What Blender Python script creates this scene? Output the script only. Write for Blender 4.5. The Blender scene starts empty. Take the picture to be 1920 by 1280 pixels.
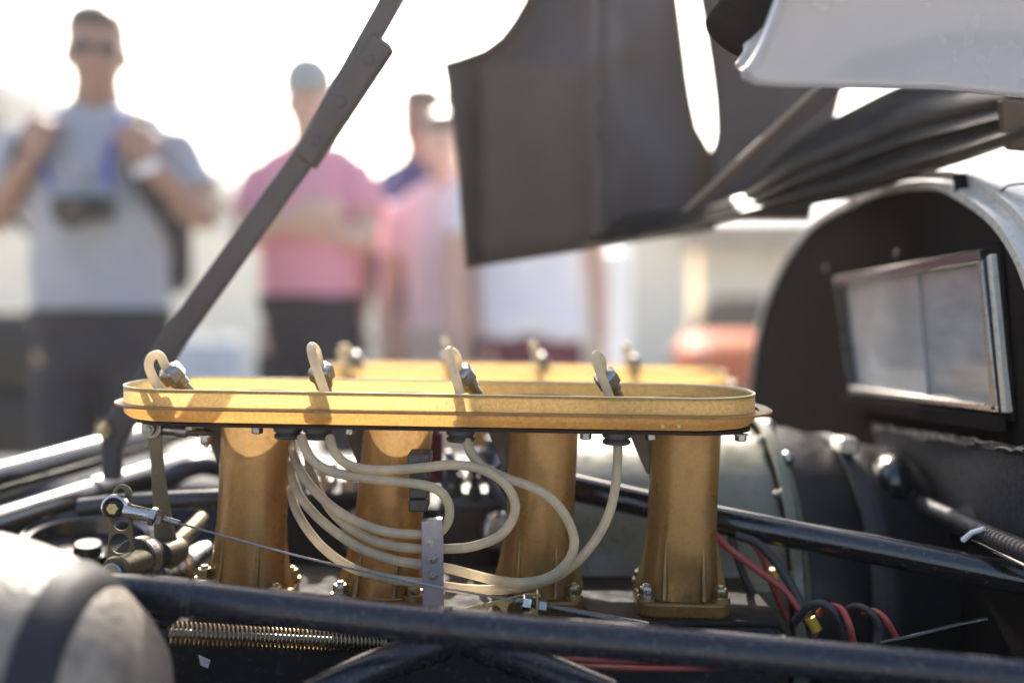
import bpy, bmesh, math, random
from mathutils import Vector, Matrix, noise

random.seed(7)
R = math.radians
sc = bpy.context.scene
COL = sc.collection

# ------------------------------------------------------------------ camera, sky, sun, exposure
F = 1866.7
CAM = Vector((0, 0, 1.03))
PITCH = math.atan(80 / F)
cd = bpy.data.cameras.new('camera')
cd.lens = 35
cd.sensor_width = 36
cd.clip_start = 0.02
cd.clip_end = 3000
cd.dof.use_dof = True
cd.dof.focus_distance = 0.700
cd.dof.aperture_fstop = 1.75
camo = bpy.data.objects.new('camera', cd)
camo.location = CAM
camo.rotation_euler = (R(90) - PITCH, 0, 0)
COL.objects.link(camo)
sc.camera = camo

SUN_EL, SUN_AZ = 37.0, -6.0          # degrees; azimuth from +Y towards +X
w = bpy.data.worlds.new('World')
sc.world = w
w.use_nodes = True
nt = w.node_tree
nt.nodes.clear()
sky = nt.nodes.new('ShaderNodeTexSky')
sky.sky_type = 'NISHITA'
sky.sun_disc = False
sky.sun_elevation = R(SUN_EL)
sky.sun_rotation = R(SUN_AZ)
sky.air_density = 1.0
sky.dust_density = 4.5
sky.ozone_density = 1.0
bg = nt.nodes.new('ShaderNodeBackground')
bg.inputs['Strength'].default_value = 0.12
wo = nt.nodes.new('ShaderNodeOutputWorld')
nt.links.new(sky.outputs[0], bg.inputs[0])
nt.links.new(bg.outputs[0], wo.inputs[0])
sd = bpy.data.lights.new('sun', 'SUN')
sd.energy = 3.3
sd.angle = R(0.53)
sd.color = (1.0, 0.93, 0.82)
so = bpy.data.objects.new('sun', sd)
sdir = Vector((math.sin(R(SUN_AZ)) * math.cos(R(SUN_EL)), math.cos(R(SUN_AZ)) * math.cos(R(SUN_EL)), math.sin(R(SUN_EL))))
so.rotation_euler = sdir.to_track_quat('Z', 'Y').to_euler()
so.location = (-3, 12, 8)
COL.objects.link(so)
vs = sc.view_settings
vs.view_transform = 'Standard'
vs.look = 'None'
vs.exposure = 1.9
vs.gamma = 1.0
sc.render.engine = 'CYCLES'
sc.cycles.use_denoising = True
sc.cycles.max_bounces = 10
sc.cycles.diffuse_bounces = 5
sc.cycles.glossy_bounces = 5
sc.cycles.transmission_bounces = 8
sc.cycles.transparent_max_bounces = 12
sc.cycles.sample_clamp_indirect = 8.0
sc.cycles.caustics_reflective = False
sc.cycles.caustics_refractive = False


def P(px, py, Y):
    """world point on the plane y = Y seen at photo pixel (px, py)"""
    x, y = (px - 960) / F, (640 - py) / F
    c, s = math.cos(PITCH), math.sin(PITCH)
    d = Vector((x, c + y * s, -s + y * c))
    return CAM + d * (Y / d.y)


def PX(px, py, X):
    q = P(px, py, 1.0) - CAM
    return CAM + q * (X / q.x)


# ------------------------------------------------------------------ materials
def mat(name, base, rough=.5, metal=0., var=.18, vscale=25., bump=0., bscale=300., spec=.5, tr=0., tcol=None,
        coat=0., speck=0., sscale=400., speckcol=(.03, .02, .015), rvar=.12, stain_shade=None, stscale=12., stamt=.5, sheen=0., weave=0.,
        fine=0., fscale=600.):
    m = bpy.data.materials.new(name)
    m.use_nodes = True
    t = m.node_tree
    N, L = t.nodes, t.links
    b = N['Principled BSDF']
    out = N['Material Output']
    tc = N.new('ShaderNodeTexCoord')
    n1 = N.new('ShaderNodeTexNoise')
    n1.inputs['Scale'].default_value = vscale
    n1.inputs['Detail'].default_value = 6
    n1.inputs['Roughness'].default_value = .62
    L.new(tc.outputs['Object'], n1.inputs['Vector'])
    mix = N.new('ShaderNodeMix')
    mix.data_type = 'RGBA'
    mix.inputs['A'].default_value = (*[max(0, c * (1 - var)) for c in base], 1)
    mix.inputs['B'].default_value = (*[min(1, c * (1 + var)) for c in base], 1)
    L.new(n1.outputs['Fac'], mix.inputs['Factor'])
    col = mix.outputs['Result']
    if fine:
        nf = N.new('ShaderNodeTexNoise')
        nf.inputs['Scale'].default_value = fscale
        nf.inputs['Detail'].default_value = 4
        nf.inputs['Roughness'].default_value = .7
        L.new(tc.outputs['Object'], nf.inputs['Vector'])
        mf = N.new('ShaderNodeMapRange')
        mf.inputs['From Min'].default_value = .3; mf.inputs['From Max'].default_value = .7
        mf.inputs['To Min'].default_value = 1 - fine; mf.inputs['To Max'].default_value = 1 + fine
        L.new(nf.outputs['Fac'], mf.inputs['Value'])
        fm = N.new('ShaderNodeMix'); fm.data_type = 'RGBA'; fm.blend_type = 'MULTIPLY'; fm.inputs['Factor'].default_value = 1
        L.new(col, fm.inputs['A']); L.new(mf.outputs[0], fm.inputs['B'])
        col = fm.outputs['Result']
    if stain_shade:
        n4 = N.new('ShaderNodeTexNoise')
        n4.inputs['Scale'].default_value = stscale
        n4.inputs['Detail'].default_value = 8
        n4.inputs['Roughness'].default_value = .7
        L.new(tc.outputs['Object'], n4.inputs['Vector'])
        cr = N.new('ShaderNodeValToRGB')
        cr.color_ramp.elements[0].position = .48
        cr.color_ramp.elements[1].position = .68
        L.new(n4.outputs['Fac'], cr.inputs[0])
        mu = N.new('ShaderNodeMath'); mu.operation = 'MULTIPLY'; mu.inputs[1].default_value = stamt
        L.new(cr.outputs[0], mu.inputs[0])
        m4 = N.new('ShaderNodeMix'); m4.data_type = 'RGBA'
        m4.inputs['B'].default_value = (*stain_shade, 1)
        L.new(mu.outputs[0], m4.inputs['Factor']); L.new(col, m4.inputs['A'])
        col = m4.outputs['Result']
    if speck:
        n2 = N.new('ShaderNodeTexNoise')
        n2.inputs['Scale'].default_value = sscale
        n2.inputs['Detail'].default_value = 3
        L.new(tc.outputs['Object'], n2.inputs['Vector'])
        cr = N.new('ShaderNodeValToRGB')
        cr.color_ramp.elements[0].position = .60
        cr.color_ramp.elements[1].position = .68
        L.new(n2.outputs['Fac'], cr.inputs[0])
        mu = N.new('ShaderNodeMath'); mu.operation = 'MULTIPLY'; mu.inputs[1].default_value = speck
        L.new(cr.outputs[0], mu.inputs[0])
        m2 = N.new('ShaderNodeMix'); m2.data_type = 'RGBA'
        m2.inputs['B'].default_value = (*speckcol, 1)
        L.new(mu.outputs[0], m2.inputs['Factor']); L.new(col, m2.inputs['A'])
        col = m2.outputs['Result']
    L.new(col, b.inputs['Base Color'])
    b.inputs['Metallic'].default_value = metal
    b.inputs['Specular IOR Level'].default_value = spec
    if coat:
        b.inputs['Coat Weight'].default_value = coat
        b.inputs['Coat Roughness'].default_value = .08
    if sheen:
        b.inputs['Sheen Weight'].default_value = sheen
    n3 = N.new('ShaderNodeTexNoise')
    n3.inputs['Scale'].default_value = vscale * 3.1
    n3.inputs['Detail'].default_value = 5
    L.new(tc.outputs['Object'], n3.inputs['Vector'])
    mr = N.new('ShaderNodeMapRange')
    mr.inputs['From Min'].default_value = .3
    mr.inputs['From Max'].default_value = .7
    mr.inputs['To Min'].default_value = max(.02, rough - rvar)
    mr.inputs['To Max'].default_value = min(1, rough + rvar)
    L.new(n3.outputs['Fac'], mr.inputs['Value'])
    L.new(mr.outputs[0], b.inputs['Roughness'])
    if bump or weave:
        bp = N.new('ShaderNodeBump')
        bp.inputs['Distance'].default_value = .002
        if weave:
            bp.inputs['Strength'].default_value = .35
            ws = []
            for dr in ('Y', 'Z'):
                wv = N.new('ShaderNodeTexWave')
                wv.bands_direction = dr
                wv.inputs['Scale'].default_value = weave
                wv.inputs['Distortion'].default_value = 2.5
                wv.inputs['Detail'].default_value = 2
                wv.inputs['Detail Scale'].default_value = .6
                L.new(tc.outputs['Object'], wv.inputs['Vector'])
                ws.append(wv)
            ad = N.new('ShaderNodeMath'); ad.operation = 'ADD'
            L.new(ws[0].outputs['Fac'], ad.inputs[0]); L.new(ws[1].outputs['Fac'], ad.inputs[1])
            L.new(ad.outputs[0], bp.inputs['Height'])
        else:
            bp.inputs['Strength'].default_value = bump
            nb = N.new('ShaderNodeTexNoise')
            nb.inputs['Scale'].default_value = bscale
            nb.inputs['Detail'].default_value = 5
            L.new(tc.outputs['Object'], nb.inputs['Vector'])
            L.new(nb.outputs['Fac'], bp.inputs['Height'])
        L.new(bp.outputs[0], b.inputs['Normal'])
    if tr:
        tl = N.new('ShaderNodeBsdfTranslucent')
        if tcol:
            m5 = N.new('ShaderNodeMix'); m5.data_type = 'RGBA'; m5.blend_type = 'MULTIPLY'
            m5.inputs['Factor'].default_value = .6
            m5.inputs['A'].default_value = (*tcol, 1)
            nn = N.new('ShaderNodeMapRange')
            nn.inputs['From Min'].default_value = .3; nn.inputs['From Max'].default_value = .7
            nn.inputs['To Min'].default_value = .45; nn.inputs['To Max'].default_value = 1.45
            L.new((nf if fine else n3).outputs['Fac'], nn.inputs['Value'])
            L.new(nn.outputs[0], m5.inputs['B'])
            L.new(m5.outputs['Result'], tl.inputs['Color'])
        else:
            L.new(col, tl.inputs['Color'])
        ms = N.new('ShaderNodeMixShader')
        ms.inputs[0].default_value = tr
        L.new(b.outputs[0], ms.inputs[1]); L.new(tl.outputs[0], ms.inputs[2])
        L.new(ms.outputs[0], out.inputs['Surface'])
    return m


M = {}
M['tray'] = mat('gold resin', (.29, .20, .062), .36, .25, var=.3, vscale=30, bump=.12, bscale=900, fine=.07, fscale=420, coat=.25, tr=.42, tcol=(.82, .55, .22), speck=.5, sscale=260, speckcol=(.10, .06, .02), stain_shade=(.19, .095, .02), stscale=12, stamt=.75)  # blotches are resin stains plus shadow patches painted into the colour
M['trayl'] = mat('amber resin', (.26, .155, .045), .34, .25, var=.3, vscale=30, bump=.12, bscale=900, fine=.08, fscale=420, coat=.3, tr=.40, tcol=(.56, .30, .085), speck=.5, sscale=220, speckcol=(.06, .03, .01), stain_shade=(.09, .045, .015), stscale=20, stamt=.75)  # dark blotches also paint in the shade near flange and grommets
M['rim'] = mat('bare edge', (.50, .42, .25), .35, var=.2, vscale=200)
M['flange'] = mat('flange resin', (.27, .15, .05), .45, var=.3, vscale=60, tr=.25, tcol=(.55, .3, .1), speck=.6, sscale=300)
M['trumpet'] = mat('brown gold resin', (.28, .162, .046), .34, .42, var=.25, vscale=20, bump=.08, coat=.2, bscale=450, fine=.04, fscale=300, tr=.24, tcol=(.66, .39, .16), speck=.4, sscale=150, speckcol=(.06, .03, .01), stain_shade=(.10, .052, .018), stscale=15, stamt=.9)
M['web'] = mat('dark web', (.07, .04, .02), .5, var=.3, vscale=60)
M['podm'] = mat('pod paint', (.026, .03, .042), .45, spec=.12)
M['gasket'] = mat('gasket', (.022, .018, .016), .75, var=.3, spec=.1)
M['hose'] = mat('milky hose', (.52, .46, .345), .2, var=.07, vscale=20, tr=.55, tcol=(.85, .74, .55), speck=.12, sscale=160, speckcol=(.15, .11, .07), stain_shade=(.40, .31, .21), stscale=11, stamt=.4)
M['rubber'] = mat('black rubber', (.028, .026, .025), .55, var=.3, vscale=80, bump=.2)
M['steel'] = mat('zinc steel', (.44, .42, .40), .3, 1., var=.2, vscale=120, rvar=.12, speck=.12, sscale=500)
M['dsteel'] = mat('dull steel', (.30, .29, .27), .38, 1., var=.3, vscale=120, rvar=.15, speck=.5, sscale=500)
M['cad'] = mat('cadmium plate', (.40, .34, .20), .36, 1., var=.3, vscale=60, rvar=.14, speck=.5, sscale=500)
M['olive'] = mat('olive zinc', (.13, .115, .07), .45, .6, var=.3, vscale=50, rvar=.14, speck=.4, sscale=450)
M['strand'] = mat('braided wire', (.30, .265, .25), .45, .6, var=.2, vscale=200)
M['brass'] = mat('brass spring', (.34, .25, .14), .3, 1., var=.25, vscale=90)
M['alu'] = mat('dull aluminium', (.28, .25, .265), .5, .6, var=.2, vscale=90, bump=.2, bscale=1200, stain_shade=(.42, .27, .25), stscale=60, stamt=.5, rvar=.12)
M['tube'] = mat('navy black paint', (.014, .016, .023), .26, var=.25, vscale=30, spec=.35, bump=.05, bscale=500, rvar=.08, speck=.3, sscale=350, speckcol=(.2, .2, .2))
M['tubeb'] = mat('black paint', (.011, .011, .012), .17, var=.25, vscale=30, coat=.5, rvar=.06, speck=.3, sscale=260, speckcol=(.12, .11, .1))
M['black'] = mat('engine black', (.022, .021, .021), .6, spec=.12, var=.3, vscale=40, bump=.3, bscale=500, speck=.3, sscale=200, speckcol=(.1, .09, .08))
M['matt'] = mat('matt black trim', (.016, .0135, .0125), 1., var=.25, vscale=20, spec=0., rvar=0.)
M['sage'] = mat('sage casting', (.155, .15, .10), .34, var=.12, vscale=18, bump=.1, bscale=400, stain_shade=(.22, .2, .13), stscale=14, stamt=.45, speck=.4, sscale=200)
M['tubeg'] = mat('gloss black tube', (.013, .013, .014), .2, spec=.5, coat=.35, var=.25, vscale=30, rvar=.05)
M['tubel'] = mat('worn dark steel tube', (.045, .044, .046), .3, .4, var=.4, vscale=18, rvar=.1, speck=.4, sscale=200)
M['boot'] = mat('black boot', (.018, .016, .016), .42, spec=.3, var=.25, vscale=30)
M['white'] = mat('white paint', (.29, .29, .315), .25, var=.03, vscale=6, coat=.5, rvar=.04)
M['silver'] = mat('pale grey paint', (.38, .375, .34), .3, var=.12, vscale=30, coat=.3, speck=.4, sscale=250, speckcol=(.25, .22, .17), stain_shade=(.4, .37, .28), stscale=30, stamt=.4)
M['cloth'] = mat('laminate cloth', (.012, .015, .02), .55, var=.7, vscale=90, weave=230, spec=.2)
M['foil'] = mat('crumpled foil', (.03, .028, .027), .45, .5, var=.6, vscale=90)
M['cover'] = mat('cover laminate', (.082, .064, .056), .6, spec=.3, var=.2, vscale=7, bump=.3, bscale=150)
M['cover2'] = mat('cover lip', (.026, .022, .018), .48, spec=.35, var=.35, vscale=14, stain_shade=(.09, .07, .05), stscale=8, stamt=.6)
M['rod'] = mat('prop rod', (.078, .068, .068), .55, spec=.3, var=.25, vscale=20)
M['pod'] = mat('glass cloth', (.175, .148, .118), .5, var=.3, vscale=11, bump=.6, bscale=160, stain_shade=(.055, .042, .032), stscale=18, stamt=1., fine=.15, fscale=120)
M['strap'] = mat('black strap', (.012, .013, .017), .5, var=.2, spec=.25)
M['red'] = mat('red wire', (.30, .045, .035), .4, var=.2)
M['yellow'] = mat('yellow sleeve', (.6, .38, .03), .45)
M['bluel'] = mat('blue black lead', (.05, .06, .09), .35)
M['cream'] = mat('cream render', (.80, .71, .55), .9, var=.08, vscale=1.5)
M['fascia'] = mat('brown fascia', (.26, .21, .17), .8, var=.15, vscale=2)
M['roofg'] = mat('roof sheet', (.50, .53, .56), .5, var=.1, vscale=2)
M['ground'] = mat('paddock concrete', (.40, .37, .32), .9, var=.2, vscale=.6, bump=.4, bscale=30)
M['foliage'] = mat('foliage', (.06, .065, .03), .7, var=.5, vscale=3)
M['skin'] = mat('skin', (.30, .17, .12), .5, var=.1, vscale=12, tr=.05)
M['skin2'] = mat('pale skin', (.56, .36, .28), .5, var=.1, vscale=12)
M['hair'] = mat('brown hair', (.06, .036, .022), .5, var=.4, vscale=80)
M['shirtg'] = mat('light grey cotton', (.31, .315, .35), .85, var=.08, vscale=8, sheen=.2)
M['navy'] = mat('navy cotton', (.014, .0135, .021), .85, var=.2, vscale=8)
M['pink'] = mat('pink cotton', (.78, .33, .41), .85, var=.08, vscale=8, tr=.12)
M['blue'] = mat('blue cotton', (.07, .08, .20), .85, var=.1, vscale=8, tr=.1)
M['pale'] = mat('pale pink cotton', (.84, .64, .66), .85, var=.06, vscale=8, tr=.15)
M['wshirt'] = mat('white cotton', (.78, .77, .82), .85, var=.04, vscale=8, tr=.15)
M['maroon'] = mat('maroon cotton', (.12, .03, .045), .85, var=.15, vscale=8)
M['khaki'] = mat('khaki cotton', (.5, .42, .36), .85, var=.1, vscale=8)
M['capg'] = mat('pale cap', (.30, .31, .29), .8)
M['leather'] = mat('shoe leather', (.05, .035, .025), .45)
M['eye'] = mat('eye', (.10, .08, .07), .2)
M['lip'] = mat('lips', (.36, .15, .13), .5)
M['plastic'] = mat('black plastic', (.02, .02, .022), .4)
M['bluestrap'] = mat('blue strap', (.05, .07, .32), .7)
M['orange'] = mat('orange paint', (.36, .065, .012), .5, var=.05, spec=.05)
M['tyre'] = mat('tyre', (.03, .03, .03), .8)
M['carglass'] = mat('car glass', (.10, .11, .14), .35, var=.05, spec=.15)
M['bluegrey'] = mat('blue grey plastic', (.25, .30, .36), .6)
M['post'] = mat('white post', (.7, .7, .7), .5)


def plexi(lo, hi):
    m = bpy.data.materials.new('hazy plexiglass')
    m.use_nodes = True
    t = m.node_tree; N, L = t.nodes, t.links
    N.remove(N['Principled BSDF'])
    out = N['Material Output']
    tc = N.new('ShaderNodeTexCoord')
    mp = N.new('ShaderNodeMapping'); mp.inputs['Scale'].default_value = (1, 2, 7)
    L.new(tc.outputs['Object'], mp.inputs[0])
    n = N.new('ShaderNodeTexNoise'); n.inputs['Scale'].default_value = 9; n.inputs['Detail'].default_value = 2
    L.new(mp.outputs[0], n.inputs['Vector'])
    n2 = N.new('ShaderNodeTexNoise'); n2.inputs['Scale'].default_value = 14; n2.inputs['Detail'].default_value = 3
    L.new(tc.outputs['Object'], n2.inputs['Vector'])
    mu = N.new('ShaderNodeMath'); mu.operation = 'MULTIPLY'
    L.new(n.outputs['Fac'], mu.inputs[0]); L.new(n2.outputs['Fac'], mu.inputs[1])
    mr = N.new('ShaderNodeMapRange')
    mr.inputs['From Min'].default_value = .12; mr.inputs['From Max'].default_value = .42
    mr.inputs['To Min'].default_value = lo; mr.inputs['To Max'].default_value = hi
    L.new(mu.outputs[0], mr.inputs['Value'])
    tp = N.new('ShaderNodeBsdfTransparent'); tp.inputs[0].default_value = (.88, .88, .9, 1)
    df = N.new('ShaderNodeBsdfDiffuse'); df.inputs[0].default_value = (.80, .80, .80, 1)
    tl = N.new('ShaderNodeBsdfTranslucent'); tl.inputs[0].default_value = (.9, .89, .88, 1)
    a = N.new('ShaderNodeMixShader'); a.inputs[0].default_value = .4
    L.new(df.outputs[0], a.inputs[1]); L.new(tl.outputs[0], a.inputs[2])
    b = N.new('ShaderNodeMixShader')
    L.new(mr.outputs[0], b.inputs[0]); L.new(tp.outputs[0], b.inputs[1]); L.new(a.outputs[0], b.inputs[2])
    gl = N.new('ShaderNodeBsdfGlossy'); gl.inputs['Roughness'].default_value = .06
    fr = N.new('ShaderNodeFresnel'); fr.inputs[0].default_value = 1.5
    c = N.new('ShaderNodeMixShader')
    L.new(fr.outputs[0], c.inputs[0]); L.new(b.outputs[0], c.inputs[1]); L.new(gl.outputs[0], c.inputs[2])
    L.new(c.outputs[0], out.inputs['Surface'])
    return m


M['plexi'] = plexi(.46, .66)
M['plexi2'] = plexi(.64, .80)

# ------------------------------------------------------------------ mesh helpers
OFF = {}


def catmull(pts, k=8, closed=False):
    pts = [Vector(p) for p in pts]
    n = len(pts)
    out = []
    for i in range(n if closed else n - 1):
        p0 = pts[(i - 1) % n] if closed or i > 0 else pts[0] * 2 - pts[1]
        p1, p2 = pts[i], pts[(i + 1) % n]
        p3 = pts[(i + 2) % n] if closed or i + 2 < n else p2 * 2 - p1
        for j in range(k):
            t = j / k
            out.append(.5 * ((2 * p1) + (p2 - p0) * t + (2 * p0 - 5 * p1 + 4 * p2 - p3) * t * t + (3 * p1 - p0 - 3 * p2 + p3) * t ** 3))
    if not closed:
        out.append(pts[-1].copy())
    return out


def frame(axis):
    a = Vector(axis).normalized()
    h = Vector((0, 0, 1)) if abs(a.z) < .9 else Vector((0, 1, 0))
    x = h.cross(a).normalized()
    y = a.cross(x).normalized()
    return x, y, a


class MB:
    def __init__(s):
        s.v = []; s.f = []

    def add(s, vs, fs):
        o = len(s.v)
        s.v += [Vector(v) for v in vs]
        s.f += [tuple(i + o for i in f) for f in fs]
        return s

    def loft(s, rings, caps=True, closed=False):
        n = len(rings[0]); k = len(rings)
        vs = [v for r in rings for v in r]
        fs = []
        for i in range(k if closed else k - 1):
            a, b = i * n, ((i + 1) % k) * n
            for j in range(n):
                j2 = (j + 1) % n
                fs.append((a + j, a + j2, b + j2, b + j))
        if caps and not closed:
            fs.append(tuple(range(n - 1, -1, -1)))
            fs.append(tuple((k - 1) * n + j for j in range(n)))
        return s.add(vs, fs)

    def tube(s, pts, r, n=12, caps=True, flat=1.0):
        pts = [Vector(p) for p in pts]
        k = len(pts)
        rr = r if isinstance(r, (list, tuple)) else [r] * k
        t0 = (pts[1] - pts[0]).normalized()
        x, y, _ = frame(t0)
        rings = []
        for i, p in enumerate(pts):
            t = (pts[min(i + 1, k - 1)] - pts[max(i - 1, 0)]).normalized()
            x = (x - t * x.dot(t)).normalized()
            y = t.cross(x)
            rings.append([p + (x * math.cos(a) + y * math.sin(a) * flat) * rr[i] for a in [2 * math.pi * j / n for j in range(n)]])
        return s.loft(rings, caps)

    def lathe(s, o, axis, prof, n=32, caps=True, phase=0.):
        x, y, a = frame(axis)
        o = Vector(o)
        rings = [[o + a * d + (x * math.cos(t) + y * math.sin(t)) * r for t in [phase + 2 * math.pi * j / n for j in range(n)]] for d, r in prof]
        return s.loft(rings, caps)

    def prism(s, poly, vec):
        poly = [Vector(p) for p in poly]
        vec = Vector(vec)
        n = len(poly)
        return s.add(poly + [p + vec for p in poly],
                     [tuple(range(n)), tuple(range(2 * n - 1, n - 1, -1))] + [(i, i + n, (i + 1) % n + n, (i + 1) % n) for i in range(n)])

    def box(s, c, sx, sy, sz, rot=None):
        c = Vector(c)
        rot = rot or Matrix.Identity(3)
        vs = [c + rot @ Vector((x * sx / 2, y * sy / 2, z * sz / 2)) for x in (-1, 1) for y in (-1, 1) for z in (-1, 1)]
        return s.add(vs, [(0, 1, 3, 2), (4, 6, 7, 5), (0, 4, 5, 1), (2, 3, 7, 6), (0, 2, 6, 4), (1, 5, 7, 3)])

    def ell(s, c, rx, ry, rz, rot=None, n=16, m=10):
        c = Vector(c); rot = rot or Matrix.Identity(3)
        rings = []
        for i in range(1, m):
            t = math.pi * i / m
            rings.append([c + rot @ Vector((rx * math.sin(t) * math.cos(a), ry * math.sin(t) * math.sin(a), -rz * math.cos(t))) for a in [2 * math.pi * j / n for j in range(n)]])
        return s.loft(rings)

    def plate(s, outline, holes, vec):
        """flat plate with holes: outline and holes are loops of coplanar points"""
        bm = bmesh.new()
        edges = []
        loops = []
        for lp in [outline] + holes:
            vsx = [bm.verts.new(p) for p in lp]
            loops.append(vsx)
            for i in range(len(vsx)):
                edges.append(bm.edges.new((vsx[i], vsx[(i + 1) % len(vsx)])))
        bmesh.ops.triangle_fill(bm, use_beauty=True, use_dissolve=False, edges=edges)
        bm.verts.index_update()
        vsx = [v.co.copy() for v in bm.verts]
        fs = [tuple(v.index for v in f.verts) for f in bm.faces]
        n = len(vsx)
        vec = Vector(vec)
        allv = vsx + [v + vec for v in vsx]
        allf = list(fs) + [tuple(i + n for i in reversed(f)) for f in fs]
        for lp in loops:
            ids = [v.index for v in lp]
            for i in range(len(ids)):
                a, b = ids[i], ids[(i + 1) % len(ids)]
                allf.append((a, b, b + n, a + n))
        bm.free()
        return s.add(allv, allf)

    def build(s, name, m, parent=None, smooth=40, bevel=0, solid=0, bevseg=2, recalc=True):
        off = OFF.get(parent.name, Vector()) if parent else Vector()
        me = bpy.data.meshes.new(name)
        me.from_pydata([v - off for v in s.v], [], s.f)
        if recalc:
            bm = bmesh.new(); bm.from_mesh(me)
            bmesh.ops.recalc_face_normals(bm, faces=bm.faces)
            bm.to_mesh(me); bm.free()
        me.materials.append(M[m] if isinstance(m, str) else m)
        if smooth:
            me.shade_smooth()
            me.set_sharp_from_angle(angle=R(smooth))
        o = bpy.data.objects.new(name, me)
        COL.objects.link(o)
        if parent:
            o.parent = parent
            OFF[o.name] = off
        if solid:
            md = o.modifiers.new('thickness', 'SOLIDIFY'); md.thickness = solid; md.offset = 0
        if bevel:
            md = o.modifiers.new('edges', 'BEVEL'); md.width = bevel; md.segments = bevseg; md.limit_method = 'ANGLE'; md.angle_limit = R(35)
            md.harden_normals = False
        return o


def tag(o, label, cat, group=None, kind=None):
    o['label'] = label
    o['category'] = cat
    if group: o['group'] = group
    if kind: o['kind'] = kind
    return o


def thing(name, label, cat, loc=(0, 0, 0), group=None):
    o = bpy.data.objects.new(name, None)
    o.empty_display_size = .05
    COL.objects.link(o)
    o.location = loc
    OFF[o.name] = Vector(loc)
    return tag(o, label, cat, group)


def struct(o):
    o['kind'] = 'structure'
    return o


def copy_tree(o, parent=None):
    c = o.copy(); COL.objects.link(c); c.parent = parent
    for ch in o.children:
        copy_tree(ch, c)
    return c


def hexbolt(parent, c, axis, af, h, m='steel', washer=True, stud=True, name='bolt', ph=0.):
    """hex nut or bolt head: af = across corners radius, h = height"""
    b = MB()
    c = Vector(c); a = Vector(axis).normalized()
    d = 0
    if washer:
        b.lathe(c, a, [(0, af * 1.25), (h * .18, af * 1.25)], 18)
        d = h * .18
    b.lathe(c, a, [(d, af * .97), (d + h * .12, af), (d + h * .82, af), (d + h, af * .86)], 6, phase=ph)
    if stud:
        b.lathe(c, a, [(d + h * .8, af * .5), (d + h * 1.25, af * .5), (d + h * 1.35, af * .4)], 12)
    return b.build(name, m, parent, smooth=28)


def circ(c, r, ux, uy, n=20, ph=0):
    return [c + ux * (r * math.cos(ph + 2 * math.pi * i / n)) + uy * (r * math.sin(ph + 2 * math.pi * i / n)) for i in range(n)]


UX, UY, UZ = Vector((1, 0, 0)), Vector((0, 1, 0)), Vector((0, 0, 1))

# ------------------------------------------------------------------ setting: ground, wall, building
g = MB(); g.add([(-600, -200, 0), (600, -200, 0), (600, 1500, 0), (-600, 1500, 0)], [(0, 1, 2, 3)])
struct(g.build('ground', 'ground', smooth=0))

t = thing('paddock_wall', 'long cream rendered wall behind the spectators', 'wall', (-6, 14, 0))
b = MB(); b.box((-6, 14.15, 1.0), 17, .3, 2.0); b.build('wall_body', 'cream', t, smooth=0)
b = MB(); b.box((-6, 14.15, 2.06), 17.1, .42, .12); b.build('coping', 'roofg', t, smooth=0, bevel=.02)

t = thing('pit_building', 'low cream pit building with brown fascia and pale roof behind the open car', 'building', (7.6, 14, 0))
b = MB(); b.box((8.2, 16.2, 1.0), 11, 4.0, 2.0); b.build('wall', 'cream', t, smooth=0)
b = MB(); b.box((8.2, 15.9, 1.9), 11.6, 4.9, .34); b.build('fascia', 'fascia', t, smooth=0, bevel=.02)
b = MB(); b.prism([(2.2, 13.3, 2.07), (2.2, 18.6, 2.07), (2.2, 18.6, 2.9)], (12, 0, 0)); b.build('roof', 'roofg', t, smooth=0)
for i in range(4):
    b = MB(); b.box((4.6 + i * 2.7, 14.17, .95), 1.7, .08, 1.7); dd = b.build('door', 'cream', t, smooth=0, bevel=.01)

# grandstand receding on the left
t = thing('grandstand', 'pale grandstand with sloping roof rising behind the man with the camera', 'building', (-13, 30, 0))
b = MB(); b.box((-13.4, 30, 5.45), 6.2, 34, .32); b.build('roof', 'roofg', t, smooth=0, bevel=.03)
b = MB(); b.box((-16.3, 30, 2.7), .3, 33.6, 5.2); b.build('back_wall', 'roofg', t, smooth=0)
for i in range(6):
    b = MB(); b.box((-15.6 + .8 * i, 30, 2.0 - .18 * i), .8, 33.5, 4.0 - .36 * i); b.build('seating_tier', 'post', t, smooth=0)
for i in range(9):
    b = MB(); b.tube([(-10.8, 13.8 + 4 * i, 0), (-10.8, 13.8 + 4 * i, 5.3)], .08, 10); b.build('post', 'post', t)
b = MB(); b.box((-10.9, 30, .55), .12, 33.5, 1.1); b.build('front_wall', 'bluegrey', t, smooth=0)


def leafy(parent, c, rx, ry, rz, n, size, name='crown'):
    b = MB()
    c = Vector(c)
    lobes = [(c + Vector((random.uniform(-.6, .6) * rx, random.uniform(-.6, .6) * ry, random.uniform(-.6, .6) * rz)), random.uniform(.35, .6)) for _ in range(9)]
    for _ in range(n):
        lc, s = random.choice(lobes)
        d = Vector((random.gauss(0, 1), random.gauss(0, 1), random.gauss(0, 1))).normalized() * random.uniform(.55, 1) ** .5
        p = lc + Vector((d.x * rx * s, d.y * ry * s, d.z * rz * s))
        u = Vector((random.gauss(0, 1), random.gauss(0, 1), random.gauss(0, 1))).normalized()
        v = u.orthogonal().normalized()
        z = size * random.uniform(.6, 1.3)
        b.add([p - u * z, p + v * z * .5, p + u * z, p - v * z * .5], [(0, 1, 2, 3)])
    return b.build(name, 'foliage', parent, smooth=0, recalc=False)


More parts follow.
